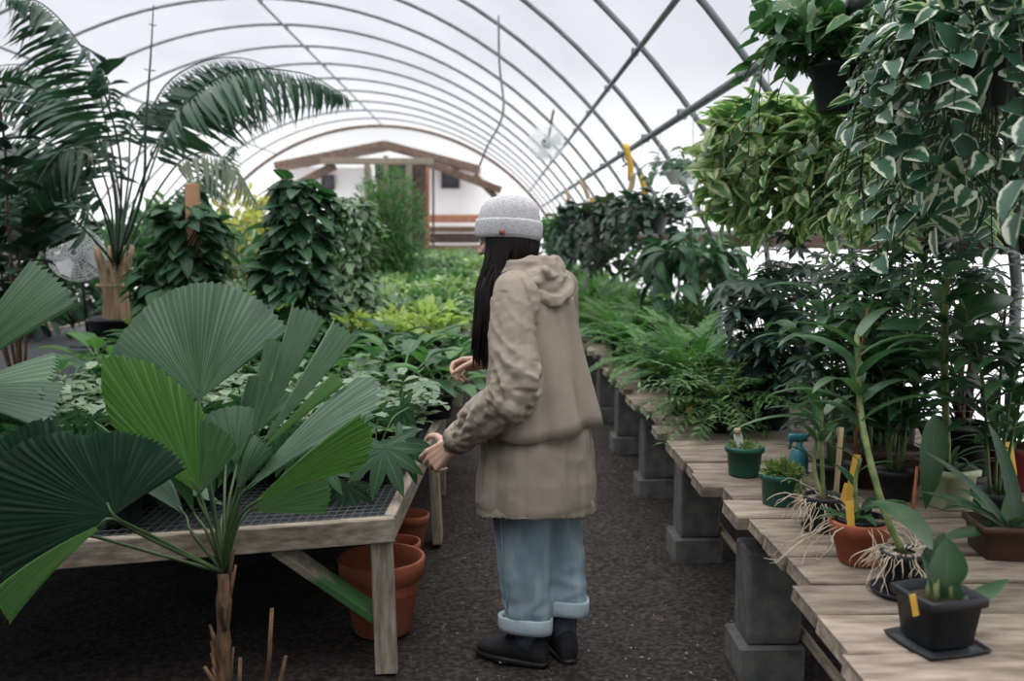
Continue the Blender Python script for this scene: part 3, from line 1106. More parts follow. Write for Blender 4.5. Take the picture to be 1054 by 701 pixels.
ordn = ['first', 'second', 'third', 'fourth', 'fifth', 'sixth', 'seventh', 'eighth', 'ninth', 'tenth']
for i, yy in enumerate(gy):
    for x, side in ((.95, 'front'), (1.9, 'back')):
        if side == 'back' and i > 4:
            continue
        hh = .398
        if i < 6:
            la = f'upright concrete block under the bench at the aisle, {ordn[i]} pillar from the camera' if side == 'front' else f'upright concrete block at the wall side of the bench, {ordn[i]} pillar from the camera'
            lb = f'concrete base block lying under the {ordn[i]} aisle pillar of the bench' if side == 'front' else f'concrete base block at the wall side under the {ordn[i]} bench pillar'
            ga = gb = None
        else:
            la, lb = 'small distant upright concrete block under the far half of the bench', 'small distant concrete base block under the far half of the bench'
            ga, gb = 'distant upright bench blocks', 'distant base blocks of the bench'
        cblock((x + .01, yy, ZB), (.185, .19, BT - .042 - .0955 - ZB if False else .325), la, ga)
        cblock((x, yy, -.02), (.225, .23, ZB + .02), lb, gb)
# the blocks carry cross bearers just under the rails
mb = MB()
tube(mb, [(1.075, 1.5, ZB - .03 + .05), (1.07, 7.6, ZB - .03 + .05)], .017, 10)
tag(mb.build('irrigation_pipe', M['greywoodY'], None, (1.07, 1.5, ZB)), 'long pale pole lying along the ground under the plank bench', 'pipe')

# loose pale chips on the soil
random.seed(11)
mb = MB()
for _ in range(1500):
    x, yy = random.uniform(-.3, 1.0), 2.2 + 5 * random.random() ** 1.6
    s = random.uniform(.002, .006)
    d = rv().normalized(); d.z *= .3
    leaf(mb, (x, yy, .006 + random.uniform(0, .006)), d, UP + rv(.5), s * 3, s * 1.6, 'diamond', .3, .4, 2)
M['chip'] = leafmat('bark_chip', (0.05, 0.04, 0.03), (0.24, 0.2, 0.16), trans=0.0, rough=.9, spec=.1)
tag(mb.build('soil_debris', M['chip'], None, (0, 3, 0)), 'pale flecks of bark and grit scattered on the dark soil path', 'debris', None, 'stuff')

# ================================================================== THE PERSON
# built facing +y with the feet at the origin, then turned and set on the path
M['skin'] = plain('skin', (0.44, 0.27, 0.20), 0.5, (0.50, 0.32, 0.25), 25)
M['hair'] = plain('dark_hair', (0.005, 0.004, 0.004), 0.55, (0.013, 0.009, 0.008), 30, (6, 6, 0.6), spec=0.18)
M['coat'] = plain('taupe_cotton', (0.235, 0.20, 0.162), 0.85, (0.285, 0.242, 0.197), 7, bump=0.12, bscale=300, spec=0.15)
M['denim'] = plain('washed_denim', (0.15, 0.215, 0.26), 0.85, (0.26, 0.335, 0.38), 6, (3, 3, 1), 0.15, bscale=250, spec=0.15)
M['denim_pale'] = plain('pale_denim_inside', (0.26, 0.33, 0.37), 0.85, (0.36, 0.43, 0.46), 20, bump=0.1, spec=0.15)
M['wool'] = plain('grey_wool', (0.36, 0.36, 0.37), 0.95, (0.50, 0.50, 0.51), 90, (1, 1, 2), 0.5, bscale=220, spec=0.1)
M['sock'] = plain('grey_blue_sock', (0.045, 0.06, 0.08), 0.95, (0.065, 0.08, 0.10), 60)
M['suede'] = plain('black_suede', (0.008, 0.008, 0.010), 0.85, (0.016, 0.016, 0.018), 30)
M['eye'] = plain('eye_white', (0.7, 0.7, 0.68), 0.2)
M['iris'] = plain('dark_iris', (0.02, 0.012, 0.01), 0.2)
M['lip'] = plain('lip', (0.36, 0.13, 0.11), 0.4)
M['label'] = plain('rust_tab', (0.25, 0.06, 0.04), 0.7)

pr_ = thing('person', 'person in a grey beanie, taupe hooded coat and rolled jeans, reaching toward the table', 'person')
random.seed(3)
HC = V((-.035, .085, 1.505))                                      # head centre
HR = Euler((-.22, 0, .12)).to_matrix()                            # looks slightly down


def hd(x, y, z):
    return HC + HR @ V((x, y, z))


LS, LE, LW = V((-.165, -.035, 1.315)), V((-.262, -.085, 1.005)), V((-.232, .185, .79))
RS, RE, RW = V((.165, -.01, 1.315)), V((.245, .03, 1.02)), V((.05, .20, 1.05))
LH = V((-.085, -.02, .84))
RH = V((.085, -.02, .84))
LA, RA = V((-.068, -.025, .09)), V((.045, -.11, .09))


def hand(mb, w, d, n, t, curls, thumb, k=1.0):
    """Palm, four bent fingers and a thumb. d: along the hand, n: the way fingers curl, t: thumb side."""
    d = d.normalized()
    n = (n - d * n.dot(d)).normalized()
    t = (t - d * t.dot(d) - n * t.dot(n)).normalized()
    tips = []
    for i in range(4):
        o = t * (.030 - .0205 * i) * k
        kn = w + d * (.088, .092, .088, .080)[i] * k + o + n * (-.002)
        capsule(mb, w + o * .55 + d * .008, kn, .0135 * k, .0105 * k, 10)
        if i < 3:
            capsule(mb, w + o * .6 + d * .02 - t * .008, kn - t * .0095 * k - d * .008, .0125 * k, .0095 * k, 10)
        ln = (.072, .080, .074, .058)[i] * k
        a = 0
        p = kn
        rr = (.0088, .009, .0085, .0075)[i] * k
        for j, f in enumerate((.46, .31, .25)):
            a += curls[i][j]
            q = p + (d * cos(a) + n * sin(a)) * ln * f + t * (.1 - .07 * i) * ln * f * .5
            capsule(mb, p, q, rr * (1 - .08 * j), rr * (.93 - .08 * j), 10)
            p = q
        tips.append(p)
    p = w + d * .022 * k + t * .022 * k + n * .008 * k
    capsule(mb, w + d * .01 * k, p, .015 * k, .0145 * k, 10)
    for j, (dd, ln) in enumerate(zip(thumb, (.042, .033, .026))):
        e = (d * dd[0] + n * dd[1] + t * dd[2]).normalized()
        q = p + e * ln * k
        capsule(mb, p, q, (.0135, .0105, .0093)[j] * k, (.011, .0095, .008)[j] * k, 10)
        p = q
    return tips, p


mb = MB()
# head
ball(mb, hd(0, -.008, .02), (.074, .094, .098), HR, 24, 14)
ball(mb, hd(0, .03, -.045), (.056, .058, .068), HR, 20, 12)
ball(mb, hd(0, .066, -.092), (.022, .022, .020), HR)
for s in (-1, 1):
    ball(mb, hd(s * .036, .064, -.03), (.024, .02, .022), HR)
    ball(mb, hd(s * .03, .076, .022), (.026, .012, .009), HR)
    ball(mb, hd(s * .074, -.008, -.005), (.008, .018, .031), Euler((0, s * .15, s * -.3)).to_matrix())
    ball(mb, hd(s * .012, .094, -.034), (.009, .010, .007), HR)
chain(mb, [hd(0, .084, .012), hd(0, .098, -.018), hd(0, .105, -.032)], [.0085, .0105, .0118], 10)
ball(mb, hd(0, .083, -.064), (.021, .011, .0065), HR)
ball(mb, hd(0, .081, -.075), (.018, .011, .0065), HR)
# neck and trunk
chain(mb, [hd(0, -.02, -.04), V((0, .015, 1.40)), V((0, 0, 1.33))], [.055, .053, .07])
rings = []
for z, a, b in ((1.36, .07, .06), (1.33, .14, .085), (1.25, .16, .10), (1.1, .145, .105), (1.0, .13, .095), (.9, .155, .105), (.80, .165, .115), (.74, .10, .08)):
    rings.append([V((a * cos(w), b * sin(w) - .005, z)) for w in [2 * pi * k / 24 for k in range(24)]])
loft(mb, rings)
# legs, feet
for h_, a_, yw in ((LH, LA, .05), (RH, RA, -.75)):
    Rf = Matrix.Rotation(yw, 3, 'Z')
    kn = h_.lerp(a_, .52) + V((0, .015, 0))
    chain(mb, [h_, kn, kn.lerp(a_, .35) - V((0, .012, 0)), a_], [.082, .055, .052, .038], 14)
    chain(mb, [a_, a_ + Rf @ V((0, -.02, -.045)), a_ + Rf @ V((0, .08, -.052)), a_ + Rf @ V((0, .14, -.056))], [.034, .026, .027, .020], 10)
# arms and hands
for a_, b_, c_ in ((LS, LE, LW), (RS, RE, RW)):
    chain(mb, [a_ * .55 + V((0, 0, 1.33)) * .45, a_, b_, b_.lerp(c_, .35), c_], [.05, .052, .038, .038, .026], 14)
ld = V((-.02, .80, -.60))
ltips, lth = hand(mb, LW, ld, V((.9, .15, -.3)), V((-.1, .5, .8)),
                  [(.2, .5, .35), (.42, .65, .4), (.65, .8, .5), (.85, .9, .55)], [(.5, .15, .9), (.85, .25, .5), (.95, .35, .1)], 1.14)
rtips, rth = hand(mb, RW, V((-.45, .85, -.12)), V((-.55, -.25, -.8)), V((-.3, .1, .75)),
                  [(.35, .9, .6), (.55, 1.0, .7), (.7, 1.05, .7), (.85, 1.1, .7)], [(.8, .3, .45), (.85, .4, .1), (.85, .45, -.1)], 1.12)
vs, ns, fs = remesh(mb, .0036, 3, .45)
mb = MB(); mb.add(vs, fs)
body = mb.build('body', M['skin'], pr_)
for s in (-1, 1):
    mb = MB()
    ball(mb, hd(s * .031, .0735, .003), .0125, None, 14, 8)
    e = mb.build('eye', M['eye'], pr_)
    mb = MB()
    ball(mb, hd(s * .031, .0835, .001), (.0055, .003, .0055), HR, 12, 6)
    mb.build('iris', M['iris'], e)
mb = MB()
ball(mb, hd(0, .0925, -.0665), (.02, .0045, .0035), HR)
ball(mb, hd(0, .0905, -.0745), (.017, .0045, .004), HR)
mb.build('lips', M['lip'], pr_)


# ---- coat
def wr(p, f, seed=0.0):
    return noise.noise(V((p.x * f[0], p.y * f[1], p.z * f[2] + seed)))


mb = MB()
K = 40
prof = [(1.395, .068, .066, .012), (1.37, .11, .078, .01), (1.345, .155, .09, .003), (1.31, .185, .105, -.0), (1.25, .195, .118, -.004), (1.13, .203, .134, -.010), (.96, .214, .156, -.018), (.82, .228, .176, -.026), (.66, .243, .190, -.03), (.60, .246, .194, -.03), (.55, .244, .192, -.03)]
rings = []
for z, a, b, cy in prof:
    g = []
    for k in range(K):
        w = 2 * pi * k / K
        fl = 1 + max(0, (1.2 - z)) * .055 * sin(w * 5 + 1.3 + z * 2) + max(0, 1.15 - z) * .03 * sin(w * 9 + 2)
        g.append(V((a * cos(w) * fl, b * sin(w) * fl + cy, z + (.018 * sin(w * 2 + .6) if z < .6 else 0))))
    rings.append(g)
inner = [[V((p.x * .955, (p.y + .03) * .955 - .03, p.z + dz)) for p in rings[-1]] for dz in (.004, .05)]
loft(mb, rings + inner)
SLV = []
for (a_, b_, c_, sd) in ((LS, LE, LW, 1), (RS, RE, RW, 2)):
    out = V((-.01 if sd == 1 else .01, 0, 0))
    e = b_ + (b_ - (a_ + c_) / 2).normalized() * .005
    pts = spline([a_ + out * .5, a_.lerp(b_, .5) + out, e, b_.lerp(c_, .45), c_ - (c_ - b_).normalized() * .038], 20)
    rad = [.080, .083, .084, .084, .084, .084, .084, .084, .084, .084, .084, .084, .083, .082, .080, .077, .073, .067, .061, .055, .051]
    chain(mb, pts, rad, 16)
    SLV.append((pts, rad))
vs, ns, fs = remesh(mb, .0062, 4, .5)
nv = []
for p, n in zip(vs, ns):
    best, tu, rad_v, ax, an = 9, 0, None, None, 0
    for q_, (pts, rad) in enumerate(SLV):
        for i in range(0, 20):
            a, b = pts[i], pts[i + 1]
            ab = b - a
            u = max(0, min(1, (p - a).dot(ab) / ab.length_squared))
            rvv = p - a - ab * u
            dd = rvv.length - rad[i]
            if dd < best:
                best, tu, rad_v, ax, an = dd, (i + u) / 20, rvv, ab.normalized(), q_
    d = 0
    hoodz = p.z > 1.22 and p.y < .02 and (p - V((-.02, -.09, 1.33))).length < .19
    ph = math.atan2(p.y + .02, p.x)
    if best < .012 and not hoodz:
        # slanting creases, gathered near the elbow and above the cuff
        e1 = (V((0, 1, 0)) - ax * ax.y).normalized()
        e2 = ax.cross(e1)
        th = math.atan2(rad_v.dot(e2), rad_v.dot(e1))
        sl = tu * .62
        g = .30 + 1.0 * math.exp(-((tu - .52) / .13) ** 2) + .8 * math.exp(-((tu - .86) / .1) ** 2)
        c1 = noise.noise(V((sl * 15 + 1.1 * sin(th + 1) + .4 * th, cos(th) * .8, sin(th) * .8 + 5 * an)))
        c2 = noise.noise(V((sl * 34 - .9 * sin(th + 2), cos(th) * 1.3 + 9, sin(th) * 1.3)))
        c3 = noise.noise(V((cos(th) * 2.2, sin(th) * 2.2, sl * 5 + 3)))
        d += g * (.019 * (.35 - abs(c1) * 1.7) + .009 * (.3 - abs(c2) * 1.6)) + .010 * c3 - .003
        if tu > .93:
            d += .003
    elif hoodz:
        w_ = p.x * 9 + p.z * 16 + 2.0 * noise.noise(p * 6)
        d += .009 * sin(w_ * 1.7) * noise.noise(p * 7 + V((3, 1, 2))) + .006 * (.35 - abs(noise.noise(V((p.x * 10, p.y * 10, p.z * 24)))) * 1.6)
    else:
        q = noise.noise(V((cos(ph) * 3.0, sin(ph) * 3.0, p.z * 1.6 + 5))) * .6 + noise.noise(V((cos(ph) * 7, sin(ph) * 7, p.z * 3 + 2))) * .4
        q3 = .35 - abs(noise.noise(V((cos(ph) * 1.6 + p.z * 5, sin(ph) * 1.6, p.z * 9 + 1)))) * 1.6
        d += .020 * q + .007 * q3
        if .565 < p.z < .585:
            d -= .0015
    nv.append(p + n * d)
mb = MB(); mb.add(nv, fs)
coat = mb.build('coat', M['coat'], pr_)
# storm flap over the back, its lower edge hanging free
outer, inn = [], []
n1, n2 = 12, 44
vv, ff = [], []
for i in range(n1 + 1):
    z = 1.31 + (.838 - 1.31) * i / n1
    row = []
    # interpolate the coat outline
    for j in range(len(prof) - 1):
        if prof[j][0] >= z >= prof[j + 1][0]:
            u = (prof[j][0] - z) / (prof[j][0] - prof[j + 1][0])
            a, b, cy = [prof[j][k] * (1 - u) + prof[j + 1][k] * u for k in (1, 2, 3)]
    for k in range(n2 + 1):
        w = pi * .97 + (pi * 1.13) * k / n2
        e = .013 + .012 * (i / n1) ** 1.5 + .008 * sin(w * 7 + 1 + z * 2) * (.25 + i / n1) + .016 * noise.noise(V((w * 2.6, z * 2.2, 1))) + .008 * noise.noise(V((w * 6, z * 4, 4)))
        edge = .012 * sin(w * 3.0)
        row.append(V(((a + e) * cos(w), (b + e) * sin(w) + cy, z + edge * (i / n1))))
    vv.append(row)
th = [[V((p.x * .975, (p.y + .02) * .975 - .02, p.z)) for p in row] for row in vv]
allv = [p for row in vv for p in row] + [p for row in th for p in row]
m_ = n2 + 1
off = (n1 + 1) * m_
for i in range(n1):
    for k in range(n2):
        a = i * m_ + k
        ff.append((a, a + m_, a + m_ + 1, a + 1))
        ff.append((off + a, off + a + 1, off + a + m_ + 1, off + a + m_))
for k in range(n2):
    a = n1 * m_ + k
    ff.append((a, off + a, off + a + 1, a + 1))
    ff.append((k, k + 1, off + k + 1, off + k))
for i in range(n1):
    for k in (0, n2):
        a = i * m_ + k
        f_ = (a, off + a, off + a + m_, a + m_)
        ff.append(f_ if k == 0 else f_[::-1])
mb = MB(); mb.add(allv, ff)
mb.build('back_flap', M['coat'], coat)
# cuffs
for (pts, rad), nm in zip(SLV, 'lr'):
    mb = MB()
    d = (pts[-1] - pts[-2]).normalized()
    tube(mb, [pts[-1] - d * .03, pts[-1] - d * .025, pts[-1] + d * .012, pts[-1] + d * .014, pts[-1] + d * .006], [.050, .056, .051, .047, .041], 20)
    mb.build('cuff', M['coat'], coat)
mb = MB()
# hood: rolled collar round the neck that swells into a bag on the back
gs = []
for i in range(25):
    w = -2.45 + 4.9 * i / 24                   # 0 at the back
    bk = max(0, cos(w * .62)) ** 1.4
    c = V((sin(w) * (.088 + .035 * bk), -cos(w) * (.074 + .045 * bk) + .02, 1.375 - .035 * bk + .012 * abs(sin(w))))
    ow = V((sin(w), -cos(w), 0))
    tt = .022 + .034 * bk
    hh = .036 + .062 * bk
    g = []
    for k in range(16):
        q = 2 * pi * k / 16
        g.append(c + ow * (tt * cos(q) + .03 * bk * (1 if sin(q) < 0 else -.35) * abs(sin(q))) + UP * (hh * sin(q)))
    gs.append(g)
loft(mb, gs)
ball(mb, (-.01, -.105, 1.318), (.115, .058, .078), Euler((.25, 0, 0)).to_matrix(), 20, 12)
ball(mb, (-.07, -.07, 1.345), (.09, .06, .058), Euler((.2, .35, .5)).to_matrix(), 20, 12)
rim = spline([(-.112, .03, 1.375), (-.138, -.03, 1.352), (-.135, -.095, 1.318), (-.085, -.15, 1.290), (-.015, -.172, 1.300), (.05, -.155, 1.34), (.08, -.10, 1.375)], 26)
chain(mb, rim, [.016 + .009 * sin(pi * i / 26) for i in range(27)], 8)
ball(mb, (-.045, -.115, 1.372), (.085, .035, .028), Euler((.3, .25, .35)).to_matrix(), 18, 10)
vs, ns, fs = remesh(mb, .0055, 2, .5)
nv = []
for p, n in zip(vs, ns):
    c1 = noise.noise(V((p.x * 9 + p.z * 10, p.y * 8, p.z * 19 - p.x * 8)))
    c2 = noise.noise(V((p.x * 22, p.y * 20, p.z * 40 + 4)))
    if p.y < 0:
        p = V((p.x, p.y * .80, p.z))
    nv.append(p + n * (.013 * (.35 - abs(c1) * 1.7) + .004 * (.3 - abs(c2) * 1.5)))
mb = MB(); mb.add(nv, fs)
mb.build('hood', M['coat'], coat)

# ---- jeans
mb = MB()
for h_, a_, sd in ((LH, LA, 1), (RH, RA, 2)):
    rings = []
    top = h_ + V((0, 0, .02))
    bot = V((a_.x, a_.y, .145 if sd == 1 else .19))
    for i in range(15):
        u = i / 14
        c = top.lerp(bot, u) + V((0, .014 * sin(pi * u), 0))
        ra = .118 * (1 - u) ** 1.0 + .082 * u
        g = []
        for k in range(26):
            w = 2 * pi * k / 26
            f = 1 + .035 * sin(3 * w + u * 4 + sd) + .02 * sin(u * 21 + 2 * w)
            g.append(c + V((ra * .94 * f * cos(w), ra * 1.04 * f * sin(w), 0)))
        rings.append(g)
    loft(mb, rings + [[p * 1 + V((0, 0, .03)) for p in [V((c.x + (q.x - c.x) * .8, c.y + (q.y - c.y) * .8, q.z)) for q in rings[-1]]]])
vs, ns, fs = remesh(mb, .0075, 3, .5)
nv = []
for p, n in zip(vs, ns):
    low = math.exp(-((p.z - .22) / .1) ** 2)
    d = .006 * wr(p, (8, 8, 5), 1) + .0055 * (1 - abs(wr(p, (9, 9, 16), 4)) * 2.2 - .5) * (.4 + low)
    nv.append(p + n * d)
mb = MB(); mb.add(nv, fs)
jeans = mb.build('jeans', M['denim'], pr_)
for a_, z in ((LA, .145), (RA, .19)):
    mb = MB()
    gs = []
    for (dr, dz) in ((-.006, .042), (.0, .050), (.005, .051), (.008, .046), (.0075, .01), (.005, -.004), (.0, -.006), (-.006, .0), (-.010, .03)):
        g = []
        for k in range(32):
            w = 2 * pi * k / 32
            f = 1 + .03 * sin(3 * w + 1) + .012 * sin(11 * w) + (.10 * max(0, cos(w - 2.0)) ** 10 if a_ is LA else 0)
            g.append(V((a_.x + (.083 + dr) * .95 * f * cos(w), a_.y + (.083 + dr) * 1.05 * f * sin(w), z + dz - .016 + .006 * sin(2 * w + 1))))
        gs.append(g)
    loft(mb, gs, cap=False)
    mb.build('rolled_hem', M['denim_pale'], jeans)
# outer side seam
for h_, a_, sx in ((LH, LA, -1), (RH, RA, 1)):
    mb = MB()
    tube(mb, [h_.lerp(V((a_.x, a_.y, .2)), u) + V((sx * (.112 * (1 - u) + .083 * u) * .95, .03 + .014 * sin(pi * u), 0)) for u in [i / 10 for i in range(11)]], .003, 6)
    mb.build('side_seam', M['denim'], jeans)
# ---- socks and shoes
for a_ in (LA, RA):
    mb = MB()
    tube(mb, [(a_.x, a_.y - .004, .06), (a_.x, a_.y, .10), (a_.x, a_.y, .15), (a_.x, a_.y, .21)], [.045, .047, .050, .052], 20)
    mb.build('sock', M['sock'], pr_)
for a_, yw in ((LA, .05), (RA, -.75)):
    Rz = Matrix.Rotation(yw, 3, 'Z')
    sec = [(-.075, .022, .05, .0), (-.07, .032, .085, 0), (-.04, .040, .108, 0), (0, .043, .112, 0), (.035, .044, .102, 0), (.075, .046, .078, 0), (.12, .049, .060, 0), (.155, .046, .051, 0), (.18, .036, .043, 0), (.196, .018, .030, 0)]
    gs = []
    for (yy, w, h, z0) in sec:
        g = []
        for k in range(20):
            q = 2 * pi * k / 20
            x = w * cos(q) * (1 if sin(q) < 0 else (1 - .25 * sin(q)))
            z = (h / 2 + .012) + (h / 2) * sin(q) if sin(q) > 0 else max(.012, (h / 2 + .012) + (h / 2) * sin(q) * 1.4)
            g.append(Rz @ V((x, yy, z)) + V((a_.x, a_.y, 0)))
        gs.append(g)
    mb = MB(); loft(mb, gs)
    sh = mb.build('shoe', M['suede'], pr_)
    mb = MB()
    gs = []
    for sc, z in ((1.0, .001), (1.05, .004), (1.06, .016), (1.0, .019)):
        ring = []
        for k in range(36):
            q = 2 * pi * k / 36
            yy = .062 + .138 * sin(q)
            w = .047 * abs(cos(q)) ** .6 * (1 if cos(q) > 0 else -1) * (1 - .12 * (sin(q) < -.0))
            ring.append(Rz @ V((w * sc, .062 + (yy - .062) * sc, z)) + V((a_.x, a_.y, 0)))
        gs.append(ring)
    loft(mb, gs)
    mb.build('sole', M['black'], sh)
    mb = MB()
    for j in range(4):
        yy = .035 + .022 * j
        z = .118 - .0125 * j
        tube(mb, [Rz @ V((x, yy - .01 * abs(x) / .03, z - 18 * x * x)) + V((a_.x, a_.y, 0)) for x in (-.028, -.014, 0, .014, .028)], .0028, 6)
    for s in (-1, 1):
        tube(mb, [Rz @ V(p) + V((a_.x, a_.y, 0)) for p in spline([(0, .035, .122), (s * .02, .055, .135), (s * .034, .05, .118), (s * .01, .036, .122)], 10)], .0025, 6)
    mb.build('laces', M['suede'], sh)

# ---- hair under the beanie, long down the front and back
mb = MB()
gs = []
for i in range(9):
    z = .05 - .022 * i
    gs.append([hd(.084 * cos(w), .094 * sin(w) - .02, z) for w in [pi * (.12 + 1.76 * 0) + 0 + (pi * .86 + pi * 1.42 * k / 21) for k in range(22)]])
random.seed(8)
for i in range(150):
    w = pi * (1.02 + .98 * random.random()) if random.random() < .35 else pi * random.uniform(.80, 1.25)
    x, y = cos(w), sin(w)
    p0 = hd(.075 * x, .090 * y - .012, .055)
    p1 = hd(.085 * x, .098 * y - .014, -.03)
    if y < -.45:                     # tucked into the hood
        p2 = hd(.07 * x, .085 * y + .0, -.14) + V((0, .02, 0))
        pts = spline([p0, p1, p2], 8)
        n_ = 8
    else:                            # falls in front of the left shoulder
        j = random.uniform(-1, 1)
        f = random.random()
        p2 = V((-.125 + .012 * j, .045 + .08 * f, 1.36))
        p3 = V((-.138 + .018 * j, .05 + .09 * f, 1.22))
        p4 = V((-.125 + .02 * random.uniform(-1, 1), .085 + .075 * f, random.uniform(1.04, 1.13)))
        pts = spline([p0, p1, p2, p3, p4], 14)
        n_ = 14
    pts = [q + V((.003 * sin(k * .9 + i), .003 * cos(k * .8 + i * 2), 0)) for k, q in enumerate(pts)]
    tube(mb, pts, [(.0095 if k < n_ * .75 else .0095 * (1 - (k / n_ - .75) * 3.4)) for k in range(n_ + 1)], 6)
for i in range(60):                  # right side, mostly unseen
    w = pi * random.uniform(-.25, .2)
    x, y = cos(w), sin(w)
    f = random.random(); j = random.uniform(-1, 1)
    pts = spline([hd(.075 * x, .090 * y - .012, .055), hd(.085 * x, .098 * y - .014, -.03), V((.115 + .012 * j, .07 + .06 * f, 1.36)), V((.12 + .02 * j, .09 + .09 * f, 1.2)), V((.11 + .02 * j, .11 + .06 * f, random.uniform(1.05, 1.13)))], 14)
    tube(mb, pts, [(.0095 if k < 10 else .0095 * (1 - (k - 10) * .23)) for k in range(15)], 6)
mb.build('hair', M['hair'], pr_)

# ---- beanie
BR = Euler((.05, 0.03, .12)).to_matrix()


def bn(x, y, z):
    return HC + V((0, -.012, .0)) + BR @ V((x, y, z))


mb = MB()
gs = []
bprof = [(.100, .012), (.104, .03), (.1035, .052), (.100, .075), (.094, .098), (.083, .118), (.067, .133), (.047, .142), (.025, .144), (.006, .141)]
for r_, z in bprof:
    g = []
    for k in range(96):
        w = 2 * pi * k / 96
        f = 1 + .006 * sin(w * 48)
        sl = max(0, (z - .09) / .07)
        dent = -.012 * sl * math.exp(-((sin(w * 2 + .8) + .4) / .5) ** 2)
        g.append(bn(r_ * .90 * cos(w) * f, (r_ * 1.09) * sin(w) * f - .012 * sl, z + dent))
    gs.append(g)
loft(mb, gs)
bean = mb.build('beanie', M['wool'], pr_)
mb = MB()
gs = []
for r_, z in [(.098, .0), (.103, -.006), (.1085, -.004), (.1115, .01), (.1125, .035), (.111, .052), (.108, .060), (.1035, .059)]:
    g = []
    for k in range(128):
        w = 2 * pi * k / 128
        f = 1 + .008 * sin(w * 64)
        g.append(bn(r_ * .91 * cos(w) * f, r_ * 1.08 * sin(w) * f, z + .004 * sin(w * 2 + .5)))
    gs.append(g)
loft(mb, gs, cap=False)
mb.build('turned_brim', M['wool'], bean)
mb = MB()
w = pi * 1.06
g = []
for i, zz in ((0, .004), (1, .020)):
    for dw in (-.085, 0, .085):
        g.append(bn(.1145 * .92 * cos(w + dw), .1145 * 1.09 * sin(w + dw), zz))
g2 = [q + BR @ V((-.0015, 0, 0)) for q in g]
mb.add(g + g2, [(0, 1, 4, 3), (1, 2, 5, 4), (9, 10, 7, 6), (10, 11, 8, 7), (0, 3, 9, 6), (2, 8, 11, 5), (3, 4, 10, 9), (4, 5, 11, 10), (0, 6, 7, 1), (1, 7, 8, 2)])
mb.build('tab', M['label'], bean)

pr_.location = (.132, 3.385, 0)
pr_.rotation_euler = (0, 0, R_(58))

# ================================================================== FOREGROUND FAN PALM
def fan_leaf(hub, mid, n, Rr, span, npl, cup=.25, amp=.012, prof=None, skew=0.0, rows=7, wave=.0, droop=0.0):
    """One pleated, toothed fan blade. mid: its middle direction, n: the face normal."""
    mb = MB()
    mid = V(mid).normalized()
    s = mid.cross(V(n)).normalized()
    n = s.cross(mid)
    hub = V(hub)
    nc = npl * 2
    vs, uv, fs = [], [], []
    rk = random.random()
    for j in range(nc + 1):
        f = j / nc
        th = -span / 2 + span * f
        e = mid * cos(th) + s * sin(th)
        k = prof(f) if prof else 1.0
        k *= 1 - (.028 if j % 2 else 0) + random.uniform(-.006, .006)
        for i in range(rows + 1):
            t = i / rows
            r = Rr * k * t
            h = (amp * (1 if j % 2 else -1)) * min(1.0, t * 1.6) * (.35 + .65 * t)
            lift = -cup * Rr * t * t + wave * Rr * t * t * sin(th * 4 + rk * 6) + skew * Rr * t * (f - .5)
            p = hub + e * r + n * (h + lift)
            p.z -= droop * Rr * t ** 2.5
            vs.append(p); uv.append((f, t))
    for j in range(nc):
        for i in range(rows):
            a = j * (rows + 1) + i
            fs.append((a, a + rows + 1, a + rows + 2, a + 1))
    mb.add(vs, fs, uv, rk)
    return mb


random.seed(21)
VX, VY, VZ = CM @ V((1, 0, 0)), CM @ V((0, 1, 0)), CM @ V((0, 0, 1))     # as seen from the path: right, up, toward


def scr(ang, tilt=0.0):
    """Direction at an angle in the view plane, leaning toward the path by tilt."""
    a = R_(ang)
    return (VX * cos(a) * cos(tilt) + VY * sin(a) * cos(tilt) + VZ * sin(tilt))


base = P(232, 690, 2.95)
fp = thing('fan_palm', 'large fan palm with round pleated leaves growing before the front table', 'palm', (base.x, 2.95, 0))
top = P(231, 590, 2.95)
mb = MB()
tube(mb, spline([(base.x, 2.95, -.03), (base.x - .005, 2.95, .2), (top.x, 2.95, top.z)], 12), [.022 + .004 * sin(i * 2.1) for i in range(13)], 12)
for k in range(16):
    a = random.uniform(0, 6.28); z = random.uniform(.08, top.z + .02)
    p = V((base.x + .018 * cos(a), 2.95 + .018 * sin(a), z))
    tube(mb, [p, p + V((cos(a) * .025, sin(a) * .025, random.uniform(.05, .12)))], [.009, .004], 6)
mb.build('trunk', M['bark'], fp)
for (px, py, h, lean) in ((246, 668, .10, .01), (277, 640, .17, .015), (286, 672, .12, .03), (222, 664, .06, -.03)):
    p = P(px, py + 40, 2.9)
    mb = MB()
    tube(mb, [(p.x - lean, 2.9, max(-.02, p.z - .12)), (p.x, 2.9, p.z), (p.x + lean, 2.89, p.z + h)], [.008, .007, .006], 8)
    mb.build('cut_stub', M['bark'], fp)


def bell(c, w, lo):
    return lambda f: lo + (1 - lo) * math.exp(-((f - c) / w) ** 2)


def add_leaf(hub_px, Y, ang, tilt, ntilt, R_px, span, npl, mt='licuala', amp=.010, plant=None, pot_top=None, stalk=True, bow=0.0, **kw):
    h = P(hub_px[0], hub_px[1], Y)
    R = R_px / 1000 * Y
    d = scr(ang, tilt)
    nn = VZ * cos(ntilt[0]) + (VX * sin(ntilt[1]) + VY * sin(ntilt[0]))
    o = fan_leaf(h, d, nn, R, R_(span), npl, amp=amp, **kw).build('fan_leaf', M[mt], plant)
    if stalk:
        mb = MB()
        t = V(pot_top)
        m1 = t.lerp(h, .5) + V((bow, -.02, .04))
        tube(mb, spline([t, m1, h - d * .01, h + d * R * .1], 12), [.006 - .0002 * i for i in range(13)], 7)
        mb.build('leaf_stalk', M['darkgreenstem'], o)
    return o


kw = dict(plant=fp, pot_top=top)
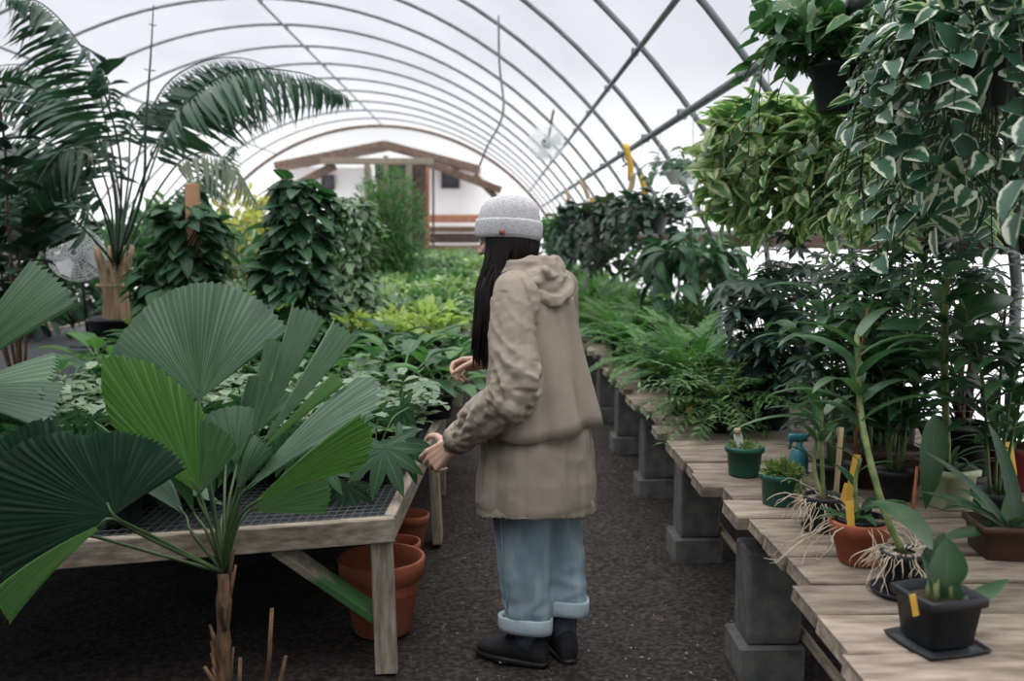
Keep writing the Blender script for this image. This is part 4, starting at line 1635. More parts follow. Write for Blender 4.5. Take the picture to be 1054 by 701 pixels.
# the big round leaf, facing the path
add_leaf((205, 412), 3.18, 99, -.15, (.15, -.05), 128, 118, 32, cup=.10, amp=.010, wave=.04, prof=lambda f: .90 + .10 * sin(pi * f), **kw)
# its paler left lobe behind
add_leaf((200, 412), 3.24, 154, -.2, (.4, -.3), 112, 26, 8, cup=.12, amp=.010, **kw)
# bright young leaf, half unfolded
def young(f):
    ks = ((0, .60), (.18, .82), (.35, 1.0), (.6, .80), (.76, .62), (1, .46))
    for (a_, b_), (c_, d_) in zip(ks, ks[1:]):
        if a_ <= f <= c_:
            return b_ + (d_ - b_) * (f - a_) / (c_ - a_)
    return .46
add_leaf((205, 508), 2.90, 118, .05, (.05, -.35), 182, 66, 20, 'licuala_young', cup=.06, amp=.007, prof=young, wave=.02, **kw)
add_leaf((205, 510), 2.89, 66, .1, (.0, .75), 88, 42, 10, 'licuala', cup=.0, amp=.007, prof=lambda f: 1 - .3 * f, **kw)
# upright segments right of it
add_leaf((262, 455), 3.06, 68, -.1, (.1, .35), 150, 15, 6, cup=.08, amp=.009, **kw)
add_leaf((258, 455), 3.02, 80, -.05, (.0, -.5), 110, 12, 5, cup=.05, amp=.009, **kw)
add_leaf((266, 462), 3.0, 54, -.1, (.2, .5), 156, 12, 5, cup=.10, amp=.008, **kw)
add_leaf((262, 470), 2.98, 45, -.05, (.4, .2), 120, 9, 4, 'licuala_young', cup=.12, amp=.008, **kw)
# arching boat shaped leaf to the right, upper half grey, lower half bright
add_leaf((250, 508), 2.92, 46, -.05, (.75, -.25), 190, 22, 9, cup=.12, amp=.012, prof=lambda f: .80 + .20 * sin(pi * (.25 + .75 * f)), droop=.06, **kw)
add_leaf((256, 522), 2.87, 34, .05, (-.25, .15), 176, 20, 9, 'licuala_young', cup=.05, amp=.010, prof=lambda f: .68 + .32 * (1 - f) ** .5 if f > .3 else .95, droop=.10, **kw)
# low dark leaf to the right
add_leaf((258, 526), 2.98, 20, .1, (-.25, .1), 88, 56, 13, cup=.10, amp=.008, prof=lambda f: .85 + .15 * sin(pi * f), **kw)
# pale backs in the heart of the plant
add_leaf((243, 478), 3.15, 98, -.1, (.3, .1), 62, 64, 9, cup=.08, amp=.005, **kw)
add_leaf((244, 505), 2.94, 66, .2, (.5, -.1), 58, 40, 9, cup=.25, amp=.010, wave=.1, **kw)
add_leaf((235, 470), 3.3, 62, -.1, (.5, -.1), 90, 44, 9, cup=.1, amp=.008, **kw)
# big dark leaf hanging at the lower left and its neighbours
def wide(f):
    return 1.0 if f < .28 else (1.0 - .42 * (f - .28) / .27 if f < .55 else .58)


add_leaf((118, 530), 2.62, 122, .0, (-.35, .1), 152, 178, 46, 'licuala_shade', cup=.05, amp=.010, bow=-.06, prof=wide, wave=.03, **kw)
add_leaf((70, 545), 2.70, 150, .0, (-.2, .1), 120, 110, 26, 'licuala_shade', cup=.06, amp=.010, bow=-.1, **kw)
add_leaf((112, 536), 2.60, 212, .2, (.3, .1), 128, 18, 6, 'licuala_young', cup=.05, amp=.008, droop=.15, bow=-.06, **kw)
add_leaf((190, 530), 3.02, 134, -.2, (.85, -.1), 122, 36, 11, cup=.18, amp=.009, bow=-.03, **kw)
add_leaf((200, 528), 2.98, 112, .0, (.2, -.5), 70, 40, 10, cup=.1, amp=.008, **kw)
add_leaf((228, 520), 3.14, 152, -.35, (1.0, 0), 130, 30, 10, cup=.2, amp=.009, **kw)

# second fan palm standing at the left edge
b2 = P(-70, 480, 3.9)
fp2 = thing('fan_palm', 'fan palm at the left edge with two toothed leaves above the table', 'palm', (b2.x, 3.9, TT))
make_pot(fp2, .12, .09, .2, M['blackpot'], c=(b2.x, 3.9, TT))
t2 = V((b2.x, 3.9, TT + .2))
mb = MB()
tube(mb, [t2 - V((0, 0, .05)), t2 + V((0, 0, .12))], [.03, .022], 10)
mb.build('trunk', M['bark'], fp2)
kw = dict(plant=fp2, pot_top=t2 + V((0, 0, .1)))
add_leaf((-62, 400), 3.7, 47, .0, (.3, .2), 160, 26, 10, 'licuala', cup=.15, amp=.012, **kw)
add_leaf((-62, 410), 3.6, 18, .1, (.9, .1), 122, 34, 13, 'licuala', cup=.12, amp=.012, **kw)
add_leaf((-60, 405), 3.5, 2, .2, (.6, .1), 118, 30, 12, 'licuala', cup=.25, amp=.012, **kw)
add_leaf((-75, 412), 3.8, 120, .2, (.4, -.1), 140, 70, 18, 'licuala', cup=.2, amp=.012, **kw)

# ================================================================== TALL FEATHER PALM, LEFT
random.seed(33)
kb = P(117, 345, 7.6)
kp = thing('feather_palm', 'tall feather palm in a black pot with fronds arching under the roof', 'palm', (kb.x, 7.6, TT))
make_pot(kp, .19, .15, .32, M['blackpot'], c=(kb.x, 7.6, TT))
mb = MB()
zt = TT + .26
for k in range(9):
    a = 2 * pi * k / 9
    p = V((kb.x + .06 * cos(a) + .03, 7.6 + .05 * sin(a), zt))
    tube(mb, spline([p, p + V((.01 * cos(a), .01 * sin(a), .3)), p + V((.09 * cos(a) + .0, .06 * sin(a), .62))], 8), [.05, .047, .043, .038, .034, .028, .022, .016, .010], 8)
mb.build('trunk', M['palmtrunk'], kp)
mb = MB()
tube(mb, [V((kb.x + .03 + .14 * cos(a), 7.6 + .12 * sin(a), zt + .32)) for a in [2 * pi * k / 20 for k in range(21)]], .006, 5)
mb.build('tie', M['stake'], kp)
b0 = V((kb.x + .04, 7.6, zt + .45))


def kfrond(pxs, Y0, Y1, mt='palm', npin=34, pl=.42, pw=.032, droop=.9, rr=.011, st=.32):
    n = len(pxs)
    pts = [b0] + [P(x, y, Y0 + (Y1 - Y0) * (i + 1) / n) for i, (x, y) in enumerate(pxs)]
    mb = MB()
    frond(mb, spline(pts, 26), npin, pl, pw, .95, droop, 3, 'lance', .05, rr, 0, st, grav=.75)
    return mb.build('frond', M[mt], kp)


kfrond([(145, 190), (180, 120), (235, 75), (310, 75), (358, 100)], 7.4, 6.6, npin=56, pl=.56, pw=.040, st=.30)
kfrond([(125, 180), (112, 110), (85, 50), (45, 5), (8, -4)], 7.4, 6.2, npin=46, pl=.46, pw=.038, st=.30)
kfrond([(118, 200), (100, 140), (60, 100), (0, 90), (-60, 125)], 7.6, 7.0, npin=44, pl=.50, pw=.036, st=.25)
kfrond([(146, 200), (150, 130), (155, 60), (158, 5)], 7.5, 7.3, npin=2, pl=.06, pw=.01, droop=.3, st=.6, rr=.016)
kfrond([(110, 230), (88, 170), (70, 150), (40, 185), (20, 240)], 7.2, 6.4, 'palm', npin=42, pl=.5, pw=.036)
kfrond([(160, 200), (195, 160), (235, 165), (265, 210)], 7.2, 6.6, 'palmdry', npin=30, pl=.36, pw=.022, st=.4)
kfrond([(112, 200), (92, 155), (68, 158), (45, 190)], 7.2, 6.6, 'palmdry', npin=26, pl=.45, pw=.03, st=.42)
kfrond([(140, 170), (165, 95), (205, 65), (250, 60), (300, 78)], 7.8, 8.6, npin=46, pl=.55, pw=.04, st=.3)
kfrond([(132, 185), (135, 130), (150, 105), (170, 110)], 7.8, 8.2, npin=28, pl=.4, st=.4)
kfrond([(100, 230), (60, 190), (20, 180), (-40, 220)], 7.8, 8.3, npin=42, pl=.5, pw=.036)
kfrond([(155, 230), (190, 190), (215, 175), (240, 150)], 7.8, 8.4, npin=30, pl=.4, st=.35)

kfrond([(120, 200), (95, 120), (40, 70), (-30, 70)], 7.9, 7.6, npin=46, pl=.5, pw=.036)
kfrond([(110, 220), (70, 160), (10, 140), (-60, 170)], 7.4, 6.8, npin=44, pl=.5, pw=.036)
kfrond([(150, 190), (185, 105), (225, 95), (270, 130)], 7.9, 8.4, npin=40, pl=.45, pw=.045)
kfrond([(100, 250), (60, 215), (10, 215), (-50, 260)], 7.1, 6.5, npin=40, pl=.45, pw=.045)

# ================================================================== OTHER BIG PLANTS, LEFT AND CENTRE
random.seed(44)


def potted(name, label, cat, x, y, z, pot=None, group=None):
    """pot = (top radius, base radius, height, material key)"""
    t = thing(name, label, cat, (x, y, z), group)
    if pot:
        make_pot(t, pot[0], pot[1], pot[2], M[pot[3]], c=(x, y, z))
    return t


def fig_tree(label, x, y, z, stems, L=.24, n_each=12, seed=1):
    random.seed(seed)
    t = potted('fiddle_leaf_fig', label, 'fig tree', x, y, z, (.17, .13, .28, 'blackpot'))
    mb = MB(); fb = MB()
    for pts in stems:
        pp = spline([V((x, y, z + .2))] + [V(q) for q in pts], 16)
        tube(mb, pp, [.014 - .0005 * i for i in range(17)], 7)
        for k in range(n_each):
            u = .45 + .55 * (k + .5) / n_each
            i = min(15, int(u * 16))
            p = pp[i].lerp(pp[i + 1], u * 16 - i)
            a = k * 2.4 + seed
            d = V((cos(a), sin(a), random.uniform(.1, .9)))
            leaf(fb, p, d, UP + rv(.3), L * random.uniform(.8, 1.2), L * .62, 'heart', .5, .25, 5, wave=.1)
    mb.build('stem', M['bark'], t)
    fb.build('foliage', M['dark'], t)
    return t


def wp(px, py, Y):
    return P(px, py, Y)


q = P(118, 345, 8.3)
fig_tree('tall thin fig behind the feather palm with one leaf cluster at the top', q.x, 8.3, TT, [[wp(128, 250, 8.3), wp(118, 170, 8.2), wp(104, 100, 8.1), wp(106, 62, 8.1)]], .30, 12, 3)
q = P(-10, 380, 6.4)
fig_tree('dark large leaved fig at the left edge behind the fan palm', q.x, 6.8, 0.0, [[wp(10, 250, 6.4), wp(5, 150, 6.3), wp(-5, 80, 6.2)], [wp(30, 260, 6.6), wp(35, 200, 6.6)], [wp(-20, 240, 6.2), wp(-30, 130, 6.2)], [wp(20, 270, 6.2), wp(50, 215, 6.0)]], .26, 15, 5)
q = P(8, 390, 7.2)
fig_tree('low bushy fig left of the round pedestal fan', q.x, 7.4, 0.0, [[wp(5, 310, 7.3), wp(0, 255, 7.2)], [wp(15, 320, 7.3), wp(22, 285, 7.2)], [wp(-10, 320, 7.2), wp(-30, 270, 7.1)]], .22, 13, 9)


def climber(label, x, y, z, h, r, leafs, L, mt, post=None, seed=1, pot=(.14, .11, .22, 'blackpot'), cat='climbing plant', name='climbing_vine', shape='heart', wf=.75):
    random.seed(seed)
    t = potted(name, label, cat, x, y, z, pot)
    z0 = z + (pot[2] * .8 if pot else 0)
    if post:
        mb = MB()
        beam(mb, (x, y, z0 - .05), (x + post[1], y, z0 + h + post[0]), .1, .035, (0, -1, 0))
        mb.build('support_board', M[post[2]], t, smooth=False)
    mb = MB()
    for k in range(7):
        a = random.random() * 6.28
        pts = [V((x + r * .35 * cos(a + i * .7), y + r * .35 * sin(a + i * .7), z0 + h * i / 9)) for i in range(10)]
        tube(mb, spline(pts, 20), .006, 5)
    mb.build('stem', M['darkstem'], t)
    fb = MB()
    for _ in range(leafs):
        u = random.random()
        a = random.uniform(0, 6.28)
        rr = r * (.45 + .6 * random.random() ** .7) * (1 - .45 * max(0, u - .7) / .3) * (.8 + .25 * sin(u * 9 + a))
        p = V((x + rr * cos(a), y + rr * sin(a), z0 + h * u))
        d = V((cos(a), sin(a), random.uniform(-.9, .3))) + rv(.4)
        leaf(fb, p, d, V((cos(a) * .6, sin(a) * .6, .9)) + rv(.25), L * random.uniform(.6, 1.2), L * wf * random.uniform(.8, 1.1), shape, .6, .22, 4)
    fb.build('foliage', M[mt], t)
    return t


q = P(310, 420, 6.1)
climber('dense dark heart leaved climber standing as a green column behind the table', q.x, 6.1, TT, 1.12, .25, 560, .15, 'heart', seed=2)
q = P(366, 400, 7.0)
climber('paler variegated climber beside the dark green column', q.x, 7.0, TT, 1.05, .22, 620, .10, 'hearty', seed=3)
q = P(200, 400, 6.7)
climber('trailing pothos climbing an orange wooden board left of the green column', q.x, 6.62, TT, .98, .31, 420, .17, 'heart', (.22, .03, 'stakeboard') if False else None, seed=4)
M['stakeboard'] = plain('orange_board', (0.34, 0.19, 0.10), 0.8, (0.44, 0.27, 0.15), 6)
mb = MB()
bq = P(203, 190, 6.72)
beam(mb, (bq.x + .02, 6.60, TT), (bq.x, 6.60, bq.z), .095, .03, (0, -1, 0))
tag(mb.build('support_board', M['stakeboard'], None, (bq.x + .02, 6.60, TT), smooth=False), 'orange brown board standing up behind the pothos left of centre', 'board')


def shrub(label, x, y, z, rad, n, L, Wd, mt, shape='ovate', cat='shrub', name='shrub', seed=1, base=None, **kw):
    random.seed(seed)
    t = thing(name, label, cat, (x, y, base if base is not None else 0))
    mb = MB()
    twigs(mb, (x, y, z), rad, (x, y, base if base is not None else 0), 14, .012)
    mb.build('stem', M['bark'], t)
    mb = MB()
    bush(mb, (x, y, z), rad, n, L, Wd, shape, **kw)
    mb.build('foliage', M[mt], t)
    return t


q = P(398, 232, 12)
shrub('feathery mid green conifer like shrub before the far doorway', q.x, 12.2, q.z - .1, (.48, .45, .8), 4200, .15, .022, 'mid', 'lance', seed=5, up=.2, rows=2, inner=.1, jit=.9)
q = P(255, 245, 13)
shrub('yellow leaved shrub left of the far gable', q.x, 13, q.z - .15, (.55, .5, .8), 800, .15, .06, 'yellowish', seed=6, inner=.2)
q = P(420, 262, 14)
shrub('round dark shrub at the end of the left tables', q.x - .3, 14, q.z - .25, (.5, .5, .5), 600, .13, .06, 'dark', seed=7, inner=.2)
q = P(230, 270, 10)
shrub('loose pale green shrub under the yellow shrub', q.x, 10, 1.0, (.55, .5, .7), 520, .16, .08, 'hearty', seed=8, inner=.2)
i = 0
for (px, Y, zc, rx, rz, mt, lab) in ((20, 9.6, 1.25, .8, 1.15, 'dark', 'dark bush behind the fig at the far left'), (165, 9.4, 1.0, .5, .75, 'heart', 'green bush between feather palm and pothos'), (-30, 12, 1.4, 1.1, 1.4, 'dark', 'large dark bush by the left wall'), (190, 13.5, 1.25, .8, .8, 'mid', 'mid green bush behind the pothos board'), (70, 14.5, .7, 1.0, .4, 'heart', 'low spreading bush beyond the pedestal fan'), (120, 18, 1.1, 1.4, .7, 'mid', 'wide distant bush left of the far arch'), (215, 20, 1.2, 1.2, .8, 'hearty', 'pale distant bush under the left foot of the far arch'), (300, 20, 1.2, 1.2, 1.0, 'mid', 'green bush behind the dark climbing column'), (350, 16, 1.1, .8, .9, 'heart', 'green bush behind the paler climber')):
    q = P(px, 280, Y)
    shrub(lab, q.x, Y, zc, (rx, rx * .8, rz), int(420 + 300 * rx), .17 + .004 * Y, .085 + .002 * Y, mt, seed=20 + i, inner=.25)
    i += 1

# ================================================================== PLANTS ON THE LEFT TABLES
def seedling(kind, seed):
    """A small potted table plant at the origin: pot and foliage."""
    random.seed(seed)
    lab = {'grey': 'small silvery green plant in a black pot on the front table',
           'hosta': 'broad leaved dark green plant on the table behind the grey ones',
           'lime': 'bright lime green plant in the row across the table',
           'lightA': 'pale green leafy plant in the crowded middle table rows',
           'far': 'light green plant in the distant rows of the left tables',
           'dk': 'dark lobed leaf plant in a black pot at the front of the table'}[kind]
    t = thing({'grey': 'silver_leaf_plant', 'hosta': 'broad_leaf_plant', 'lime': 'lime_leaf_plant', 'lightA': 'pale_leaf_plant', 'far': 'distant_leaf_plant', 'dk': 'lobed_leaf_plant'}[kind], lab, 'plant')
    fb = MB(); sb = MB()
    if kind == 'grey':
        make_pot(t, .055, .042, .09, M['blackpot'], 16)
        for k in range(9):
            a = k * 2.4 + random.random()
            pts = arcpts((0, 0, .08), a, random.uniform(.7, 1.4), random.uniform(.12, .22), .8, 5)
            tube(sb, pts, .003, 4)
            for j in range(2, 6):
                for s in (-1, 1):
                    leaf(fb, pts[j], V((cos(a + s * 1.1), sin(a + s * 1.1), .35)) + rv(.25), UP + rv(.3), random.uniform(.055, .085), .042, 'ovate', .6, .2, 3)
        mt = 'grey'
    elif kind == 'hosta':
        make_pot(t, .08, .06, .12, M['blackpot'], 16)
        for k in range(22):
            a = k * 2.4
            e = random.uniform(.45, 1.3)
            pts = arcpts((0, 0, .1), a, e, random.uniform(.10, .22), .4, 4)
            tube(sb, pts, .004, 4)
            leaf(fb, pts[-1], pts[-1] - pts[-2], UP, random.uniform(.16, .24), .09, 'ovate', 1.0, .25, 4)
        mt = 'mid' if seed % 2 else 'heart'
    elif kind == 'lime':
        make_pot(t, .07, .055, .11, M['blackpot'], 14)
        bush(fb, (0, 0, .24), (.17, .17, .12), 150, .085, .045, 'ovate', .3, .25, jit=.7)
        twigs(sb, (0, 0, .26), (.12, .12, .1), (0, 0, .09), 8, .004)
        mt = 'lime'
    elif kind in ('lightA', 'far'):
        make_pot(t, .08, .06, .13, M['blackpot'], 12)
        bush(fb, (0, 0, .235), (.2, .2, .125), 230 if kind == 'lightA' else 170, .075, .045, 'ovate', .15, .35, jit=.7, half=True)
        twigs(sb, (0, 0, .24), (.12, .12, .08), (0, 0, .1), 6, .005)
        mt = ('light', 'mid', 'hearty', 'light', 'grey')[seed % 5]
    else:
        make_pot(t, .075, .06, .12, M['blackpot'], 16)
        for k in range(8):
            a = k * 2.4
            pts = arcpts((0, 0, .1), a, random.uniform(.5, 1.2), random.uniform(.14, .26), .5, 5)
            tube(sb, pts, .0035, 5)
            d = pts[-1] - pts[-2]
            palmate(fb, pts[-1], V((d.x, d.y, -.35)), V((d.x * .8, d.y * .8, 1)), random.uniform(.10, .14), 8, 4.4, .36, 4)
        mt = 'heart'
    sb.build('stem', M['stem'], t)
    fb.build('foliage', M[mt], t)
    return t


random.seed(50)


def zone(kind, nprot, xs, ys, jit, zs, seed, sc=(.85, 1.15), group=None, skip=None):
    protos = [seedling(kind, seed + k) for k in range(nprot)]
    random.seed(seed + 77)
    places = []
    for y in ys:
        for x in xs:
            xx, yy = x + random.uniform(-jit, jit), y + random.uniform(-jit, jit)
            if skip and skip(xx, yy):
                continue
            places.append(((xx, yy, zs), random.uniform(0, 6.28), random.uniform(*sc)))
    random.shuffle(places)
    scatter(protos, places, group)


def rng(a, b, st):
    out = []
    while a < b:
        out.append(a); a += st
    return out


zone('dk', 2, rng(-2.25, -.6, .24), [2.98, 3.2, 3.42, 3.62, 3.8], .04, TT, 60, group='dark lobed plants along the front of the table', skip=lambda x, y: y < 2.7 + (x + 2.45) * .25 + .2 or (-1.02 < x < -.82 and y < 3.5))
zone('grey', 3, rng(-2.25, -.36, .15), rng(3.95, 4.85, .15), .03, TT, 70, (1.0, 1.45), 'silvery plants on the front table')
zone('hosta', 4, rng(-2.2, -.25, .24), [5.02, 5.62, 5.85, 6.1, 6.35], .04, TT, 80, (.9, 1.25), 'broad leaved plants on the tables')
zone('lime', 2, rng(-2.2, -.3, .25), [6.62, 6.85], .04, TT, 90, (1.0, 1.3), 'lime green row across the table')
zone('lightA', 5, rng(-2.25, -.2, .30), rng(7.15, 8.5, .33) + rng(9.05, 13.5, .5), .06, TT, 100, (1.05, 1.5), 'pale plants on the middle tables', skip=lambda x, y: y > 10 and random.random() < .25)
zone('far', 5, rng(-2.3, -.15, .42), rng(14.2, 21.3, .6) + rng(22, 29, 1.0), .1, TT, 110, (1.3, 1.8), 'distant rows on the left tables', skip=lambda x, y: random.random() < .15)

# the plant whose lobed leaf the person touches
random.seed(9)
q = P(392, 500, 3.72)
t = potted('lobed_leaf_plant', 'plant with big lobed leaves at the near table corner, one leaf by the hand', 'plant', q.x - .02, 3.72, TT, (.075, .06, .11, 'blackpot'))
sb, fb = MB(), MB()
for (px, py, Y, dx, dy, Rp) in ((404, 462, 3.42, .15, -1, 70), (362, 432, 3.5, -.2, -1, 60), (418, 456, 3.5, 1, -.35, 62), (345, 480, 3.42, -.5, -1, 52), (372, 455, 3.8, -.3, .4, 52), (420, 420, 3.85, .5, .5, 44), (390, 425, 3.9, 0, .6, 44), (365, 500, 3.45, .2, -1, 50), (325, 455, 3.7, -.8, -.3, 52)):
    h = P(px, py, Y)
    b = V((q.x - .02, 3.72, TT + .09))
    tube(sb, spline([b, b.lerp(h, .5) + V((0, 0, .05)), h], 8), .0035, 6)
    d = V((dx * .8, dy * .55, -.75))
    palmate(fb, h - V((.03, 0, 0)), d, V((dx * .5, -.75, .7)), Rp / 1000 * Y * .82, 8, 4.3, .30, 5, droop=.45)
sb.build('stem', M['stem'], t)
fb.build('foliage', M['heart'], t)

# ================================================================== HANGING BASKETS, RIGHT
def basket(label, px, py, Y, pot_r, pot_h, mt, seed, nv, spread, drop, L, Wd, crown, spacing=.05, shape='heart', stem='darkstem', x=None, bend=.5, hang=True, hz=None, potm='blackpot', name='hanging_basket', up=.2, rnd=.35, ball_=None, open_=False):
    """Hanging pot whose shoots arch over the rim and trail down. px, py: the rim centre."""
    random.seed(seed)
    c = P(px, py, Y)
    if x is not None:
        c.x = x
    t = thing(name, label, 'hanging plant', (c.x, c.y, c.z))
    make_pot(t, pot_r, pot_r * .68, pot_h, M[potm], c=(c.x, c.y, c.z - pot_h), seg=24, name='pot')
    if hang:
        hz = hz or onarc(1.46) - .05
        mb = MB()
        hook = V((1.46, c.y, hz))
        hub = c.lerp(hook, .55)
        for k in range(3):
            a = 2 * pi * k / 3 + .4
            tube(mb, [c + V((pot_r * cos(a), pot_r * sin(a), -.005)), hub], .002, 5)
        tube(mb, [hub, hook, hook + V((0, 0, .035)), hook + V((-.03, 0, .055)), hook + V((-.05, 0, .02))], .003, 6)
        mb.build('hanger', M['wire'], t)
    sb, fb = MB(), MB()
    for k in range(nv):
        a = 2 * pi * k / nv + random.uniform(-.3, .3)
        if open_ and sin(a) < -.35:
            continue
        p = c + V((cos(a), sin(a), 0)) * pot_r * .5 + V((0, 0, -.01))
        d = V((cos(a), sin(a), random.uniform(.5, 1.4))).normalized()
        total = random.uniform(.35, 1.0) * drop
        pts = [p.copy()]
        ln = 0
        step = .035
        out = random.uniform(.5, 1.0) * spread
        while ln < total + out * .8 and len(pts) < 60:
            hr = math.hypot(pts[-1].x - c.x, pts[-1].y - c.y)
            d.z -= .16 if hr > pot_r * .6 else .08
            if hr > out:
                d.x *= .72; d.y *= .72
            d = (d + rv(.10)).normalized()
            pts.append(pts[-1] + d * step)
            ln += step
        tube(sb, pts, .0028, 5)
        acc = 0
        for i in range(1, len(pts)):
            acc += step
            if acc >= spacing:
                acc = 0
                tdir = (pts[i] - pts[i - 1]).normalized()
                ow = V((pts[i].x - c.x, pts[i].y - c.y, 0))
                ow = ow.normalized() if ow.length > .02 else V((cos(a), sin(a), 0))
                sd = tdir.cross(ow) * (1 if i % 2 else -1)
                dd = ow * .6 + sd * .7 + V((0, 0, -.35)) + rv(rnd)
                leaf(fb, pts[i], dd, ow * .7 + UP * .8 + rv(.3), L * random.uniform(.65, 1.15), Wd * random.uniform(.75, 1.1), shape, bend, .2, 4)
    for k in range(crown):
        a = random.uniform(0, 6.28)
        rr = spread * random.random() ** .6 * .9
        p = c + V((cos(a) * rr, sin(a) * rr, random.uniform(.02, .2) * (1.2 - rr / spread * .6)))
        leaf(fb, p, V((cos(a), sin(a), random.uniform(-.3, .5) + up)) + rv(.4), UP + V((cos(a), sin(a), 0)) * .4 + rv(.3), L * random.uniform(.7, 1.2), Wd, shape, bend, .2, 4)
    if ball_:
        n_, rx, rz, dz = ball_
        for _ in range(n_):
            u = rv().normalized()
            k = .62 + .42 * random.random()
            p = c + V((u.x * rx * k, u.y * rx * k, dz + u.z * rz * k))
            h = V((u.x, u.y, 0))
            d = h * .7 + V((0, 0, random.uniform(-1.1, .7))) + rv(.9)
            leaf(fb, p, d, h * .8 + UP * .7 + rv(.7), L * random.uniform(.5, 1.3), Wd * random.uniform(.7, 1.15), shape, bend * random.uniform(.3, 1.6), random.uniform(.05, .4), 4)
            if random.random() < .25:
                tube(sb, spline([p, p.lerp(c, .4) + UP * .05, c], 6), .002, 4)
    sb.build('stem', M[stem], t)
    fb.build('foliage', M[mt], t)
    return t


basket('hanging pothos with cream edged leaves at the upper right corner, nearest the camera', 1022, 60, 2.95, .13, .15, 'cream', 3, 26, .34, .75, .10, .068, 150, .052, 'heart', ball_=(430, .36, .40, -.16))
basket('hanging cream edged pothos just behind the nearest one, high on the right', 992, 30, 3.5, .13, .15, 'cream', 4, 22, .30, .6, .085, .058, 140, .05, 'heart', ball_=(360, .33, .34, -.12))
basket('marbled green pothos in a bare black pot hanging high on the right', 864, 66, 4.2, .125, .2, 'marbled', 5, 16, .26, .5, .12, .08, 200, .055, 'heart', up=.5, open_=True, ball_=(200, .34, .17, .16))
basket('marbled pothos trailing long shoots over the brown wall board', 962, 130, 4.05, .13, .15, 'marble', 6, 24, .32, .7, .105, .07, 90, .052, 'heart', ball_=(420, .36, .36, -.15))
basket('green pothos mass behind the bare black pot', 872, 150, 4.75, .13, .15, 'marble', 16, 20, .32, .5, .11, .075, 60, .055, 'heart', ball_=(420, .34, .32, -.14))
basket('yellow green pothos ball hanging left of the black pot', 792, 140, 5.25, .14, .15, 'marbley', 7, 26, .32, .5, .145, .095, 120, .05, 'heart', ball_=(400, .35, .39, -.16), rnd=.7)
basket('hanging plant with long dark drooping leaves beyond the yellow green one', 712, 268, 7.2, .13, .15, 'heart', 8, 16, .32, .4, .25, .085, 60, .07, 'ovate', bend=1.2, ball_=(70, .34, .36, -.12))
basket('dark bronze hanging plant below the yellow strap', 642, 225, 9.6, .15, .17, 'purple', 9, 20, .42, .6, .15, .085, 170, .06, 'ovate', ball_=(240, .44, .42, -.2))
basket('bushy dark green hanging plant left of the bronze one', 612, 225, 11.8, .15, .17, 'dark', 10, 20, .42, .6, .15, .085, 170, .06, 'ovate', ball_=(240, .44, .42, -.2))
basket('dark hanging plant farther along the pipe by the grey beanie', 594, 232, 14, .15, .17, 'heart', 11, 18, .45, .75, .16, .09, 170, .06, 'ovate', ball_=(240, .44, .42, -.2))
basket('small green hanging plant far along the pipe', 578, 238, 17, .15, .17, 'mid', 12, 16, .5, .8, .18, .10, 150, .07, 'ovate')
basket('distant green hanging plant beside the beanie edge', 566, 240, 20.5, .15, .17, 'mid', 13, 16, .5, .9, .2, .12, 130, .08, 'ovate')
basket('dark hanging plant between the bronze one and the drooping one', 672, 222, 8.6, .14, .16, 'dark', 14, 16, .34, .5, .13, .07, 120, .06, 'ovate')
basket('pale hanging trough plant high against the right wall', 706, 176, 8.9, .2, .12, 'heart', 15, 12, .32, .35, .12, .07, 60, .06, 'ovate', potm='white')


def strap(pa, pb, Y, label, mt='yellow'):
    a, b = P(pa[0], pa[1], Y), P(pb[0], pb[1], Y + .05)
    mb = MB()
    w = .028
    pts = spline([a, a.lerp(b, .5) + V((.02, 0, -.01)), b], 8)
    L_ = [p + V((-w, 0, 0)) for p in pts]
    R2 = [p + V((w, .004 * sin(i), 0)) for i, p in enumerate(pts)]
    loft(mb, [[l, r, r + V((0, .006, 0)), l + V((0, .006, 0))] for l, r in zip(L_, R2)])
    tag(mb.build('hanging_strap', M[mt], None, a), label, 'strap')


strap((644, 148), (649, 186), 9.2, 'yellow strap hanging from the basket pipe above the bronze plant')
strap((659, 180), (664, 210), 9.1, 'yellow strap dangling right of the bronze hanging plant')
strap((652, 178), (643, 205), 9.1, 'pale strap slanting left under the yellow strap', 'stake')
strap((610, 203), (603, 212), 11.2, 'short yellow tag slanting above the dark green hanging plant')
strap((596, 185), (606, 205), 12.6, 'pale strap on the pipe above the far hanging plants', 'stake')
strap((583, 196), (585, 212), 14.8, 'small pale strap far along the basket pipe', 'stake')
mb = MB()
for k in range(3):
    y = 10.6 + .22 * k
    hz = onarc(1.46) - .035
    mb = MB()
    tube(mb, [(1.46, y, hz), (1.46, y, hz - .06), (1.5, y, hz - .1), (1.45, y, hz - .13)], .012, 6)
    tag(mb.build('pipe_hook', M['black'], None, (1.46, y, hz)), 'small black hook on the basket pipe before the bronze plant', 'hook', 'black hooks on the basket pipe')
mb = MB()
hc = P(822, -4, 4.55)
tube(mb, spline([hc + V((-.055, -.02, -.06)), hc + V((-.06, -.02, .0)), hc + V((.0, 0, .06)), hc + V((.1, .02, .08)), hc + V((.2, .03, .11))], 14), .022, 10)
tag(mb.build('drip_hose', M['black'], None, hc), 'thick black hose end curling over the basket pipe at the top', 'hose')

# ================================================================== BENCH PLANTS, RIGHT
def on_bench(px, Y):
    return P(px, 400, Y).x


def tagstick(pa, pb, Y, label, w=.011, mt='yellow', Y2=None):
    a, b = P(pa[0], pa[1], Y), P(pb[0], pb[1], Y2 or Y)
    mb = MB()
    beam(mb, a, b, w * 2, .002, (0, -1, 0), 0)
    tag(mb.build('plant_tag', M[mt], None, a, smooth=False), label, 'plant tag')


